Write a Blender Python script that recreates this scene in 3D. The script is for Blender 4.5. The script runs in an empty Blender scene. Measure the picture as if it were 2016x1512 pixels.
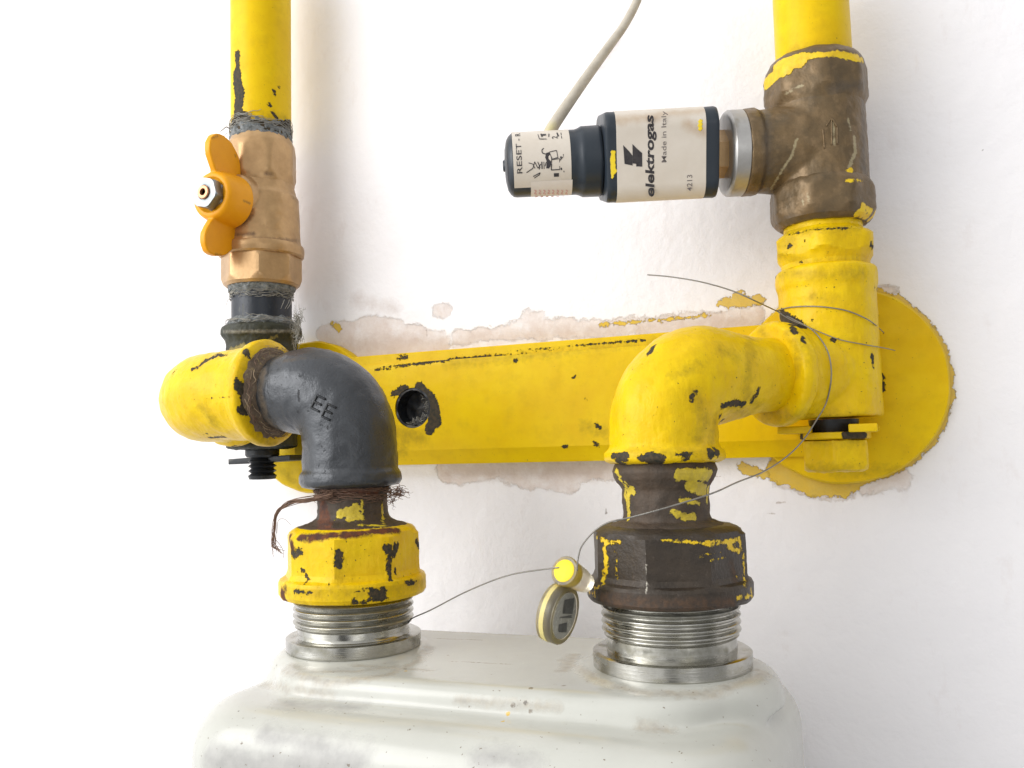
import bpy, bmesh, math, random
import numpy as np
from mathutils import Vector, Matrix, noise as mnoise
from mathutils.bvhtree import BVHTree

S = bpy.context.scene
COL = S.collection
U = 0.00015                       # metres per working unit (all numbers below are in 0.15 mm units)

# ------------------------------------------------------------------ camera
FOC = 1700.0
_y, _p, _r = math.radians(23), math.radians(4.5), math.radians(1.5)
F = Vector((-math.sin(_y)*math.cos(_p), math.cos(_y)*math.cos(_p), math.sin(_p)))
R0 = Vector((math.cos(_y), math.sin(_y), 0)); U0 = R0.cross(F)
R = R0*math.cos(_r) - U0*math.sin(_r); UP = U0*math.cos(_r) + R0*math.sin(_r)
CAM = Vector((382, -1685, 0))
cd = bpy.data.cameras.new('camera'); cam = bpy.data.objects.new('camera', cd); COL.objects.link(cam)
m = Matrix((( R.x, UP.x, -F.x), (R.y, UP.y, -F.y), (R.z, UP.z, -F.z))).to_4x4()
m.translation = CAM*U
cam.matrix_world = m
cd.sensor_width = 36; cd.lens = 36*FOC/2016; cd.clip_start = 0.005; cd.clip_end = 50
S.camera = cam

# ------------------------------------------------------------------ light
def world():
    w = bpy.data.worlds.new('World'); S.world = w; w.use_nodes = True
    nt = w.node_tree; nt.nodes.clear()
    n = nt.nodes.new; L = nt.links.new
    out = n('ShaderNodeOutputWorld'); bg = n('ShaderNodeBackground'); L(bg.outputs[0], out.inputs[0])
    tc = n('ShaderNodeTexCoord')
    def dot(v):
        d = n('ShaderNodeVectorMath'); d.operation = 'DOT_PRODUCT'
        vv = Vector(v).normalized(); d.inputs[1].default_value = vv
        L(tc.outputs['Generated'], d.inputs[0]); return d.outputs['Value']
    def mr(s, a, b, c, e):
        k = n('ShaderNodeMapRange'); k.interpolation_type = 'SMOOTHSTEP'
        for i, q in enumerate((a, b, c, e)): k.inputs[i+1].default_value = q
        L(s, k.inputs[0]); return k.outputs[0]
    def ma(op, a, b):
        k = n('ShaderNodeMath'); k.operation = op
        for i, q in enumerate((a, b)):
            if isinstance(q, (int, float)): k.inputs[i].default_value = q
            else: L(q, k.inputs[i])
        return k.outputs[0]
    base = mr(dot((-1, -0.25, 0.25)), -0.9, 0.9, WB[0], WB[1])    # brighter side of the room: the left
    win = mr(dot((-0.75, -0.75, 0.25)), 0.86, 0.93, 0, WB[2])     # the window / open door
    door = mr(dot((0.66, -0.75, 0.0)), 0.975, 0.985, 0, 1.1)      # second, smaller pale patch
    dark = mr(dot((0.22, -1, -0.06)), 0.968, 0.988, 1.0, 0.10)    # dark patch standing for the viewer, added for contrast in steel reflections
    floor = mr(dot((0, 0, -1)), 0.1, 0.6, 1.0, 0.75)
    v = ma('ADD', base, ma('ADD', win, door)); v = ma('MULTIPLY', v, dark); v = ma('MULTIPLY', v, floor)
    L(v, bg.inputs['Strength']); bg.inputs['Color'].default_value = (0.985, 0.99, 1.0, 1)
WB = (0.44, 1.30, 1.3)
world()
def area(loc, target, size, power, col):
    l = bpy.data.lights.new('window_light', 'AREA'); l.shape = 'DISK'; l.size = size*U; l.energy = power; l.color = col
    o = bpy.data.objects.new('window_light', l); COL.objects.link(o)
    o.location = Vector(loc)*U
    o.rotation_euler = (Vector(target)-Vector(loc)).to_track_quat('-Z', 'Y').to_euler()
area((-2500, -2100, 1400), (-500, 400, 100), 2300, 0.95, (1.0, 0.985, 0.965))
S.view_settings.view_transform = 'Standard'; S.view_settings.look = 'None'
S.view_settings.exposure = 0.12; S.view_settings.gamma = 1.0; S.view_settings.use_curve_mapping = False

# ------------------------------------------------------------------ projection helpers
def proj(P):
    v = Vector(P)-CAM; d = v.dot(F)
    return 1008+FOC*v.dot(R)/d, 756-FOC*v.dot(UP)/d, d
def ray(px, py): return (F + R*((px-1008)/FOC) + UP*((756-py)/FOC)).normalized()
def onY(px, py, Y):
    v = ray(px, py); return CAM + v*((Y-CAM.y)/v.y)
def onD(px, py, d): return CAM + (F + R*((px-1008)/FOC) + UP*((756-py)/FOC))*d
class Axis:                                     # a vertical axis; heights and radii measured off the photograph
    def __init__(s, px, py, Y):
        P = onY(px, py, Y); s.x, s.y = P.x, Y
        c = CAM-P; s.phi0 = math.atan2(c.y, c.x)      # horizontal direction towards the viewer
    def z(s, py):
        a = Vector((s.x, s.y, 0))-CAM; k = (756-py)/FOC
        return (k*a.dot(F)-a.dot(UP))/(UP.z-k*F.z)
    def r(s, hw, py):
        P = Vector((s.x, s.y, s.z(py))); x, y, d = proj(P)
        return hw*d/FOC*math.cos(math.atan((x-1008)/FOC))
AL = Axis(514.5, 300, 323); AR = Axis(1609, 250, 323); MA = Axis(1315, 1100, 0); MB_ = Axis(695.5, 1100, 0)
WY = 500.0                                       # wall plane

# ------------------------------------------------------------------ mesh helpers
def mesh_obj(name, verts, faces, mat, parent=None, base=None, smooth=35):
    """verts in working units, world frame"""
    V = np.array([tuple(v) for v in verts], dtype=float)
    if parent is not None: b = Vector(parent['_b'])
    else:
        b = Vector(base) if base is not None else Vector(((V[:,0].min()+V[:,0].max())/2, (V[:,1].min()+V[:,1].max())/2, V[:,2].min()))
    Vl = (V-np.array(b))*U
    me = bpy.data.meshes.new(name); me.from_pydata([tuple(v) for v in Vl], [], faces)
    me.validate(); me.update()
    bm = bmesh.new(); bm.from_mesh(me); bmesh.ops.recalc_face_normals(bm, faces=bm.faces); bm.to_mesh(me); bm.free()
    o = bpy.data.objects.new(name, me); COL.objects.link(o)
    if mat: me.materials.append(mat)
    o['_b'] = tuple(b)
    if parent is not None:
        o.parent = root_of(parent) if False else parent
        o['_b'] = parent['_b']
    else: o.location = b*U
    sm(o, smooth)
    return o
def sm(o, ang):
    me = o.data
    me.polygons.foreach_set('use_smooth', [True]*len(me.polygons))
    if ang < 179: me.set_sharp_from_angle(angle=math.radians(ang))
def root_of(o):
    while o.parent: o = o.parent
    return o
def empty(name, loc):
    o = bpy.data.objects.new(name, None); COL.objects.link(o); o.location = Vector(loc)*U; o['_b'] = tuple(loc)
    o.empty_display_size = 0.005
    return o
def tag(o, label, cat, group=None):
    o['label'] = label; o['category'] = cat
    if group: o['group'] = group
    return o
def poly_r(th, a, n, phi):
    w = 2*math.pi/n; d = ((th-phi) % w)-w/2
    return a/math.cos(d)
NS = 96
def ring_pts(O, e1, e2, r, sec=None, n=NS):
    out = []
    for i in range(n):
        th = 2*math.pi*i/n
        if sec is None: q = r
        else:
            k, phi, cap = sec; q = min(poly_r(th, r, k, phi), cap)
        out.append(O + e1*(q*math.cos(th)) + e2*(q*math.sin(th)))
    return out
def loft(rings, closed=(True, True)):
    n = len(rings[0]); V = [p for rg in rings for p in rg]; Fc = []
    for j in range(len(rings)-1):
        a = j*n; b = a+n
        for i in range(n):
            k = (i+1) % n
            Fc.append((a+i, a+k, b+k, b+i))
    if closed[0]:
        c = len(V); V.append(sum(rings[0], Vector())/n); Fc += [((i+1) % n, i, c) for i in range(n)]
    if closed[1]:
        a = (len(rings)-1)*n; c = len(V); V.append(sum(rings[-1], Vector())/n); Fc += [(a+i, a+(i+1) % n, c) for i in range(n)]
    return V, Fc
def densify(prof, step=6):
    """prof: [(t, r, sec)]; sec None or (n,phi,cap)"""
    out = [prof[0]]
    for a, b in zip(prof, prof[1:]):
        L = math.hypot(a[0]-b[0], a[1]-b[1]); k = max(1, int(L/step))
        for i in range(1, k+1):
            f = i/k
            sa, sb = a[2], b[2]
            if sa is None and sb is None: s = None
            else:
                if sa is None: sa = (sb[0], sb[1], a[1]); a = (a[0], a[1], sa)
                if sb is None: sb2 = (sa[0], sa[1], b[1])
                else: sb2 = sb
                s = (sa[0], sa[1], sa[2]*(1-f)+sb2[2]*f)
            out.append((a[0]*(1-f)+b[0]*f, a[1]*(1-f)+b[1]*f, s if i < k or b[2] is not None else b[2]))
    return out
def lathe_geo(O, ax, e1, prof, n=NS, step=6, closed=(True, True)):
    ax = Vector(ax).normalized(); e1 = (Vector(e1)-ax*ax.dot(Vector(e1))).normalized(); e2 = ax.cross(e1)
    return loft([ring_pts(Vector(O)+ax*t, e1, e2, r, s, n) for t, r, s in densify(prof, step)], closed)
def vprof(A, pts):
    """pts: (py, hw[, (n, corner_deg, capfactor)])"""
    out = []
    for p in pts:
        r = A.r(p[1], p[0]); s = None
        if len(p) > 2:
            k, ph, cf = p[2]
            apo = r*math.cos(math.pi/k) if False else r
            s = (k, math.radians(ph), r*cf)
        out.append((A.z(p[0]), r, s))
    return out
def vert(A, pts, n=NS, step=6):
    e1 = Vector((math.cos(A.phi0), math.sin(A.phi0), 0))
    return lathe_geo((A.x, A.y, 0), (0, 0, 1), e1, vprof(A, pts), n, step)
def join(*gs):
    V, Fc = [], []
    for g in gs:
        o = len(V); V += list(g[0]); Fc += [tuple(i+o for i in f) for f in g[1]]
    return V, Fc
def catmull(P, k=8):
    P = [Vector(p) for p in P]; Q = [P[0]*2-P[1]]+P+[P[-1]*2-P[-2]]; out = []
    for i in range(1, len(Q)-2):
        a, b, c, d = Q[i-1:i+3]
        for j in range(k):
            t = j/k
            out.append(0.5*((2*b)+(c-a)*t+(2*a-5*b+4*c-d)*t*t+(3*b-a-3*c+d)*t**3))
    out.append(P[-1]); return out
def sweep(path, rad, n=64, e1=None):
    path = [Vector(p) for p in path]; rings = []
    t0 = (path[1]-path[0]).normalized()
    e = Vector(e1) if e1 is not None else (Vector((0, 0, 1)) if abs(t0.z) < .9 else Vector((1, 0, 0)))
    for i, p in enumerate(path):
        t = (path[min(i+1, len(path)-1)]-path[max(i-1, 0)]).normalized()
        e = (e-t*t.dot(e)).normalized(); f = t.cross(e)
        r = rad[i] if hasattr(rad, '__len__') else rad
        rings.append(ring_pts(p, e, f, r, None, n))
    return loft(rings)
def elbow_path(P0, C, P1, rc, step=5):
    """straight P0->corner C->P1 with fillet rc; returns points and arclength"""
    P0, C, P1 = map(Vector, (P0, C, P1)); a = (C-P0).normalized(); b = (P1-C).normalized()
    ang = a.angle(b); tl = rc*math.tan(ang/2); A = C-a*tl; B = C+b*tl
    cen = A + (b-a*a.dot(b)).normalized()*rc
    pts = []
    k = max(2, int((A-P0).length/step)); pts += [P0.lerp(A, i/k) for i in range(k)]
    k = max(6, int(rc*ang/step)); axr = a.cross(b).normalized()
    for i in range(k+1): pts.append(cen + Matrix.Rotation(ang*i/k, 3, axr) @ (A-cen))
    k = max(2, int((P1-B).length/step)); pts += [B.lerp(P1, i/k) for i in range(1, k+1)]
    s = [0.0]
    for i in range(1, len(pts)): s.append(s[-1]+(pts[i]-pts[i-1]).length)
    return pts, s
def interp(s, tab):
    xs = [t[0] for t in tab]; ys = [t[1] for t in tab]
    return [float(np.interp(q, xs, ys)) for q in s]
def box_geo(c, h, rot=None):
    c = Vector(c); V = []
    for x in (-1, 1):
        for y in (-1, 1):
            for z in (-1, 1):
                v = Vector((x*h[0], y*h[1], z*h[2])); V.append(c+(rot @ v if rot else v))
    return V, [(0,1,3,2), (4,6,7,5), (0,4,5,1), (2,3,7,6), (0,2,6,4), (1,5,7,3)]
def prism_geo(poly, ax, lo, hi):
    """poly: list of Vectors (3D) ; extruded along ax from lo to hi"""
    ax = Vector(ax); n = len(poly)
    V = [Vector(p)+ax*lo for p in poly]+[Vector(p)+ax*hi for p in poly]
    return V, [tuple(range(n-1, -1, -1)), tuple(range(n, 2*n))]+[(i, (i+1) % n, n+(i+1) % n, n+i) for i in range(n)]
def apply_mods(o):
    dg = bpy.context.evaluated_depsgraph_get(); dg.update()
    ev = o.evaluated_get(dg); me = bpy.data.meshes.new_from_object(ev)
    o.modifiers.clear(); old = o.data; me.name = old.name; o.data = me; bpy.data.meshes.remove(old)
def remesh(o, vox, smooth=4, ang=180, fac=0.5):
    md = o.modifiers.new('r', 'REMESH'); md.mode = 'VOXEL'; md.voxel_size = vox*U; md.use_smooth_shade = True
    if smooth:
        s = o.modifiers.new('s', 'SMOOTH'); s.iterations = smooth; s.factor = fac
    apply_mods(o); sm(o, ang)
def bevel(o, w, seg=3, ang=35):
    md = o.modifiers.new('b', 'BEVEL'); md.width = w*U; md.segments = seg; md.limit_method = 'ANGLE'; md.angle_limit = math.radians(ang)
    apply_mods(o); sm(o, 40)
def jitter(o, amp, size, seed=0):
    """small real unevenness of castings and thick paint"""
    me = o.data; mat = np.empty(len(me.vertices)*3); me.vertices.foreach_get('co', mat)
    nr = np.empty(len(me.vertices)*3); me.vertices.foreach_get('normal', nr)
    c = mat.reshape(-1, 3); nn = nr.reshape(-1, 3)
    for i in range(len(c)):
        q = Vector(c[i])/(size*U)+Vector((seed*7.3, seed*1.7, 0))
        c[i] += nn[i]*amp*U*mnoise.fractal(q, 1.0, 2.0, 3)
    me.vertices.foreach_set('co', c.ravel()); me.update()

# ------------------------------------------------------------------ surface marks (kept as distance fields on the mesh)
def wco(o):
    me = o.data; a = np.empty(len(me.vertices)*3); me.vertices.foreach_get('co', a)
    return a.reshape(-1, 3)/U + np.array(tuple(o['_b']))
def bvh(o):
    c = wco(o)
    return BVHTree.FromPolygons([Vector(v) for v in c], [tuple(p.vertices) for p in o.data.polygons])
def hits(o, pts, tree=None, step=7):
    """pts on the photograph -> points on the object's surface (densified)"""
    tree = tree or bvh(o); out = []
    P = []
    if len(pts) == 1: P = [pts[0]]
    for a, b in zip(pts, pts[1:]):
        L = math.hypot(a[0]-b[0], a[1]-b[1]); k = max(1, int(L/step))
        P += [(a[0]+(b[0]-a[0])*i/k, a[1]+(b[1]-a[1])*i/k) for i in range(k)]
    if len(pts) > 1: P.append(pts[-1])
    for x, y in P:
        h = tree.ray_cast(CAM, ray(x, y))
        out.append((h[0], h[1]) if h[0] is not None else None)
    return out
def marks(o, **ch):
    """ch: channel = [(r_px, [(px,py)...], optional end radius)]"""
    tree = bvh(o); C = wco(o)
    for name, strokes in ch.items():
        if name in o.data.attributes:
            D = np.empty(len(C)); o.data.attributes[name].data.foreach_get('value', D)
        else:
            o.data.attributes.new(name, 'FLOAT', 'POINT'); D = np.full(len(C), 80.0)
        for st in strokes:
            r0, pts = st[0], st[1]; r1 = st[2] if len(st) > 2 else r0
            hs = hits(o, pts, tree, step=max(3, min(7, r0)))
            for i, h in enumerate(hs):
                if h is None: continue
                d = (h[0]-CAM).dot(F); f = i/max(1, len(hs)-1); r = (r0*(1-f)+r1*f)*d/FOC
                if name == 'chip' and r0 > 2.1: r = r*1.15+.8
                if o.name == 'meter_body' and name == 'chip': r += .8
                D = np.minimum(D, np.linalg.norm(C-np.array(h[0]), axis=1)-r)
        o.data.attributes[name].data.foreach_set('value', D.astype(np.float32))
def field(o, name, fn):
    """distance field given by a function of the world position (numpy Nx3)"""
    C = wco(o); v = fn(C)
    if name not in o.data.attributes:
        o.data.attributes.new(name, 'FLOAT', 'POINT'); D = np.full(len(C), 80.0)
    else:
        D = np.empty(len(C)); o.data.attributes[name].data.foreach_get('value', D)
    o.data.attributes[name].data.foreach_set('value', np.minimum(D, v).astype(np.float32))

# ------------------------------------------------------------------ materials
class NT:
    def __init__(s, name):
        s.m = bpy.data.materials.new(name); s.m.use_nodes = True; s.t = s.m.node_tree; s.t.nodes.clear()
        s.out = s.n('ShaderNodeOutputMaterial'); s.b = s.n('ShaderNodeBsdfPrincipled'); s.l(s.b.outputs[0], s.out.inputs[0])
        s.tc = s.n('ShaderNodeTexCoord').outputs['Object']
    def n(s, k): return s.t.nodes.new(k)
    def l(s, a, b): s.t.links.new(a, b)
    def set(s, inp, v):
        if isinstance(v, (int, float)): inp.default_value = v
        elif isinstance(v, tuple): inp.default_value = (*v, 1) if len(v) == 3 and inp.type == 'RGBA' else v
        else: s.l(v, inp)
    def math(s, op, a, b=0.0):
        k = s.n('ShaderNodeMath'); k.operation = op; s.set(k.inputs[0], a); s.set(k.inputs[1], b); return k.outputs[0]
    def mr(s, v, a, b, c=0.0, d=1.0, sm=False):
        k = s.n('ShaderNodeMapRange'); k.clamp = True
        if sm: k.interpolation_type = 'SMOOTHSTEP'
        s.set(k.inputs[0], v)
        for i, q in enumerate((a, b, c, d)): k.inputs[i+1].default_value = q
        return k.outputs[0]
    def noise(s, size, detail=4, rough=.6, off=0.0, dist=0.0, stretch=None):
        k = s.n('ShaderNodeTexNoise'); k.inputs['Scale'].default_value = 1/(size*U); k.inputs['Detail'].default_value = detail
        k.inputs['Roughness'].default_value = rough; k.inputs['Distortion'].default_value = dist
        mp = s.n('ShaderNodeMapping'); mp.inputs['Location'].default_value = (off*.013, off*.007, off*.003)
        if stretch: mp.inputs['Scale'].default_value = stretch
        s.l(s.tc, mp.inputs[0]); s.l(mp.outputs[0], k.inputs[0]); return k.outputs['Fac']
    def attr(s, name):
        k = s.n('ShaderNodeAttribute'); k.attribute_name = name; return k.outputs['Fac']
    def mix(s, f, a, b):
        k = s.n('ShaderNodeMix'); k.data_type = 'RGBA'; s.set(k.inputs[0], f); s.set(k.inputs[6], a); s.set(k.inputs[7], b); return k.outputs[2]
    def mixf(s, f, a, b):
        k = s.n('ShaderNodeMix'); k.data_type = 'FLOAT'; s.set(k.inputs[0], f); s.set(k.inputs[2], a); s.set(k.inputs[3], b); return k.outputs[0]
CH = ('chip', 'rust', 'yel', 'dirt')
def M(name, col, rough=.45, metal=0.0, col2=None, mot=60, layers=(), bump=(0.12, 14), spec=None, coat=0, brush=None):
    """layers, painted in order: dict(a=channel | n=size,t=threshold, c=colour, c2=second colour, r=rough, m=metal, amp, s=noise size, w=edge width, h=height)"""
    k = NT(name); c = k.n('ShaderNodeRGB').outputs[0]; c.default_value = (*col, 1)
    if col2: c = k.mix(k.mr(k.noise(mot, 5, .65), .32, .68), c, col2)
    rg = k.mixf(k.noise(mot*.6, 4, .6, 3), rough-.08, rough+.1); mt = metal
    H = k.math('MULTIPLY', k.noise(bump[1], 4, .6, 5), bump[0])
    if brush: H = k.math('ADD', H, k.math('MULTIPLY', k.noise(brush[0], 3, .6, 2, stretch=brush[1]), brush[2]))
    for i, L in enumerate(layers):
        if 'a' in L:
            v = k.math('ADD', k.attr(L['a']), k.math('MULTIPLY', k.math('SUBTRACT', k.noise(L.get('s', 12), 5, .68, i*3+1), .5), L.get('amp', 14)))
            w = L.get('w', .7); mk = k.mr(v, w, -w)
        else:
            w = L.get('w', .012); mk = k.mr(k.noise(L['n'], L.get('det', 5), L.get('ro', .65), i*5+2, stretch=L.get('st')), L['t']-w, L['t']+w)
        if 'k' in L: mk = k.math('MULTIPLY', mk, L['k'])
        lc = L['c']
        if 'c2' in L: lc = k.mix(k.mr(k.noise(L.get('cs', 16), 4, .65, i+9), .38, .62), L['c'], L['c2'])
        c = k.mix(mk, c, lc)
        rg = k.mixf(mk, rg, L.get('r', rough)); mt = k.mixf(mk, mt, L.get('m', 0.0))
        H = k.math('ADD', H, k.math('MULTIPLY', mk, L.get('h', 0.0)))
    k.set(k.b.inputs['Base Color'], c); k.set(k.b.inputs['Roughness'], rg); k.set(k.b.inputs['Metallic'], mt)
    if spec is not None: k.b.inputs['Specular IOR Level'].default_value = spec
    if coat: k.b.inputs['Coat Weight'].default_value = coat; k.b.inputs['Coat Roughness'].default_value = .15
    bp = k.n('ShaderNodeBump'); bp.inputs['Strength'].default_value = 1.0; bp.inputs['Distance'].default_value = 2.0*U
    k.l(H, bp.inputs['Height']); k.l(bp.outputs[0], k.b.inputs['Normal'])
    return k.m

YEL = (.79, .545, .002); YEL2 = (.71, .445, .002); DK = (.055, .05, .035)
chipL = dict(a='chip', c=(.075, .053, .030), c2=(.030, .030, .022), cs=9, r=.6, amp=20, s=8, h=-1.6)
rustL = dict(a='rust', c=(.15, .05, .02), c2=(.07, .035, .025), r=.8, amp=22, s=16, w=3)
dirtL = dict(a='dirt', c=(.38, .26, .01), c2=(.20, .13, .015), r=.7, amp=52, s=13, w=12, k=.5)
pores = dict(n=7, t=.705, c=(.10, .07, .02), r=.7, w=.01, h=-.4, det=3)
stain = dict(n=42, t=.62, c=(.52, .33, .006), r=.6, w=.12, k=.35)
def yellow(name, extra=(), **k):
    return M(name, YEL, .34, 0, YEL2, 70, layers=(stain, dirtL, pores, rustL, chipL)+tuple(extra), bump=(1.2, 22), spec=.20, brush=(16, (1, 1, .18), .7), **k)
MT = {}
MT['yellow'] = yellow('yellow_paint')
MT['yellow_s'] = M('yellow_paint_smooth', YEL, .36, 0, YEL2, 120, layers=(stain, dirtL, dict(n=5, t=.735, c=(.12, .08, .02), r=.7, w=.01, det=2), rustL, chipL), bump=(.5, 34), spec=.16)
MT['handle'] = M('handle_plastic', (.82, .36, .006), .38, 0, (.76, .32, .006), 50, layers=(dict(a='dirt', c=(.25, .12, .02), amp=12, s=8, w=3, k=.8),), bump=(.06, 20), spec=.25)
MT['brass'] = M('ball_valve_brass', (.54, .345, .165), .31, .45, (.40, .245, .11), 55, layers=(dict(n=20, t=.70, c=(.60, .42, .22), r=.25, m=.5, w=.03, k=.8), dict(a='dirt', c=(.11, .06, .03), amp=18, s=12, w=5, k=.8)), bump=(.2, 9))
MT['bronze'] = M('cast_bronze', (.185, .118, .052), .38, .4, (.10, .070, .036), 60,
                 layers=(dict(n=26, t=.60, c=(.24, .155, .075), r=.38, m=.3, w=.08, k=.5), dict(a='dirt', c=(.07, .055, .04), amp=22, s=18, w=10, k=.75),
                         dict(a='rust', c=(.36, .30, .17), amp=14, s=9, w=1.5, k=.8), dict(a='yel', c=YEL, c2=YEL2, r=.45, amp=16, s=12, h=1.0)), bump=(.5, 8))
MT['grey'] = M('grey_iron', (.062, .066, .072), .29, .45, (.05, .053, .058), 45,
               layers=(dict(n=11, t=.66, c=(.035, .037, .042), r=.5, m=.3, w=.02, k=.7, h=-.4), dict(a='dirt', c=(.06, .048, .035), c2=(.10, .075, .05), r=.8, amp=22, s=14, w=5),
                       dict(a='chip', c=(.02, .02, .024), r=.6, amp=8, s=6, h=-.5)), bump=(.55, 7))
MT['black'] = M('black_pipe', (.012, .016, .026), .33, .2, (.02, .024, .03), 30,
                layers=(dict(n=8, t=.70, c=(.25, .27, .28), r=.6, w=.02, k=.5, st=(4, 4, .5)), dict(a='dirt', c=(.18, .18, .16), c2=(.07, .075, .07), r=.8, amp=14, s=9, w=3)), bump=(.3, 10))
MT['olive'] = M('dirty_olive_iron', (.035, .036, .018), .55, .2, (.02, .022, .016), 30,
                layers=(dict(a='yel', c=(.30, .24, .05), c2=(.14, .11, .03), r=.6, amp=22, s=9, w=2), dict(a='dirt', c=(.28, .27, .23), c2=(.13, .12, .10), r=.9, amp=12, s=9, w=3)), bump=(.9, 8))
MT['rusty'] = M('rusty_pipe', (.088, .058, .036), .62, .1, (.048, .035, .024), 35,
                layers=(rustL, dict(n=9, t=.68, c=(.13, .10, .07), w=.03, k=.5), dict(a='yel', c=(.66, .50, .025), c2=(.50, .37, .03), r=.5, amp=18, s=10, h=1.1)), bump=(.9, 8))
MT['darknut'] = M('dark_union_nut', (.050, .035, .022), .42, .2, (.030, .022, .015), 40,
                  layers=(dict(n=13, t=.66, c=(.10, .075, .055), w=.05, k=.6), dict(n=5, t=.735, c=(.4, .33, .18), w=.01, k=.8),
                          dict(a='rust', c=(.085, .045, .022), c2=(.045, .03, .02), r=.7, amp=24, s=16, w=5),
                          dict(a='chip', c=(.5, .46, .38), amp=12, s=6, w=1),  # pale colour of the glint painted on the nut's corner
                          dict(a='yel', c=YEL, c2=YEL2, r=.45, amp=15, s=9, h=1.1)), bump=(.8, 8))
MT['steel'] = M('bright_steel', (.50, .49, .45), .19, 1.0, (.36, .35, .31), 50, layers=(dict(a='dirt', c=(.10, .095, .065), r=.7, m=.3, amp=22, s=14, w=8, k=.8), dict(n=30, t=.60, c=(.30, .28, .20), r=.4, m=.8, w=.1, k=.6, st=(.6, .6, 2)),), bump=(.10, 20), brush=(14, (.15, .15, 5), .12))
MT['alu'] = M('dull_aluminium', (.48, .47, .45), .38, .75, (.38, .365, .35), 40, bump=(.2, 20), layers=(dict(a='dirt', c=(.2, .17, .12), amp=16, s=12, w=5, k=.7),))
MT['zinc'] = M('zinc_nut', (.27, .29, .30), .36, .8, (.20, .22, .23), 30, bump=(.15, 10))
MT['copper'] = M('stem_copper', (.55, .27, .15), .35, .7)
MT['blackpl'] = M('black_plastic', (.014, .022, .032), .36, 0, (.018, .026, .036), 60, layers=(dict(a='dirt', c=(.04, .045, .05), amp=14, s=10, w=4, k=.5), dict(a='yel', c=(.92, .68, .02), r=.4, amp=5, s=9, h=1.0)), bump=(.12, 14))
MT['label'] = M('paper_label', (.70, .635, .55), .5, 0, (.64, .57, .48), 70, layers=(dict(a='dirt', c=(.47, .32, .19), c2=(.52, .40, .27), amp=18, s=20, w=9, k=.75), dict(a='yel', c=(.92, .68, .02), r=.4, amp=5, s=9, h=.8)), bump=(.06, 20))
MT['sticker'] = M('paper_sticker', (.78, .72, .66), .6, 0, (.74, .67, .60), 25, bump=(.1, 10))
MT['ink'] = M('black_ink', (.022, .018, .022), .6, 0, (.05, .045, .045), 10, bump=(0, 10))
MT['ink2'] = M('faded_ink', (.12, .10, .10), .6, 0, (.22, .19, .17), 8, bump=(0, 10))
MT['pinkink'] = M('pink_ink', (.62, .33, .32), .6, 0, (.72, .50, .46), 8, bump=(0, 10))
MT['bolt'] = M('black_bolt', (.012, .015, .02), .4, .3, (.02, .02, .02), 20, layers=(dict(a='dirt', c=(.1, .1, .09), amp=10, s=8, w=3), dict(a='yel', c=(.6, .5, .05), amp=6, s=8)), bump=(.3, 8))
MT['wire'] = M('seal_wire', (.22, .21, .19), .4, .7, (.30, .28, .25), 20, bump=(.0, 10), brush=(3, (1, 1, 1), .6))
MT['cable'] = M('cable_sheath', (.56, .51, .42), .55, 0, (.45, .40, .32), 26, layers=(dict(a='dirt', c=(.62, .55, .22), amp=20, s=14, w=8, k=.6),), bump=(.3, 20))
MT['hemp'] = M('hemp_fibre', (.22, .13, .085), .9, 0, (.12, .07, .05), 20, bump=(0, 8))
MT['hempt'] = M('tan_fibre', (.42, .31, .20), .9, 0, (.25, .18, .11), 20, bump=(0, 8))
MT['hempg'] = M('grey_fibre', (.36, .35, .31), .9, 0, (.20, .19, .17), 20, bump=(0, 8))
MT['sealant'] = M('sealing_paste', (.26, .27, .27), .75, 0, (.07, .08, .08), 16, layers=(dict(n=12, t=.58, c=(.05, .055, .05), w=.04, k=.8, st=(1, 1, 2)),), bump=(1.6, 7))
MT['brownpaste'] = M('brown_sealing_paste', (.17, .12, .075), .75, 0, (.085, .06, .04), 22, layers=(dict(n=16, t=.62, c=(.36, .27, .10), w=.04, k=.6),), bump=(1.6, 8))
MT['meter'] = M('meter_enamel', (.53, .53, .48), .22, 0, (.49, .49, .44), 160,
                layers=(dict(a='dirt', c=(.36, .29, .19), c2=(.22, .17, .12), r=.5, amp=34, s=14, w=9, k=.55),
                        dict(a='rust', c=(.36, .345, .335), c2=(.26, .25, .245), cs=40, r=.6, amp=70, s=38, w=20, k=.65),
                        dict(n=10, t=.715, c=(.14, .10, .06), r=.6, w=.012, k=.8, det=2),
                        dict(a='chip', c=(.10, .08, .06), c2=(.22, .17, .11), amp=9, s=7, w=1.2, k=.85), dict(a='yel', c=(.62, .40, .06), amp=3, s=6)), bump=(.10, 40), coat=.3)
def clear_mat():
    k = NT('clear_seal_plastic'); b = k.b
    b.inputs['Base Color'].default_value = (.80, .74, .60, 1); b.inputs['Transmission Weight'].default_value = .92
    b.inputs['Roughness'].default_value = .28; b.inputs['IOR'].default_value = 1.4; return k.m
MT['clear'] = clear_mat()
MT['sealyel'] = M('seal_yellow_insert', (.88, .70, .01), .5, 0, (.85, .62, .01), 20, bump=(.3, 8))
MT['sealband'] = M('seal_pale_band', (.70, .60, .22), .4, 0, (.62, .52, .20), 12, bump=(.1, 8))
MT['sealface'] = M('seal_grey_face', (.30, .29, .25), .25, 0, (.38, .37, .32), 14, bump=(.1, 8))
MT['sealdark'] = M('seal_dark_print', (.06, .06, .055), .5, 0, (.12, .12, .11), 12, bump=(.1, 8))

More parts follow.
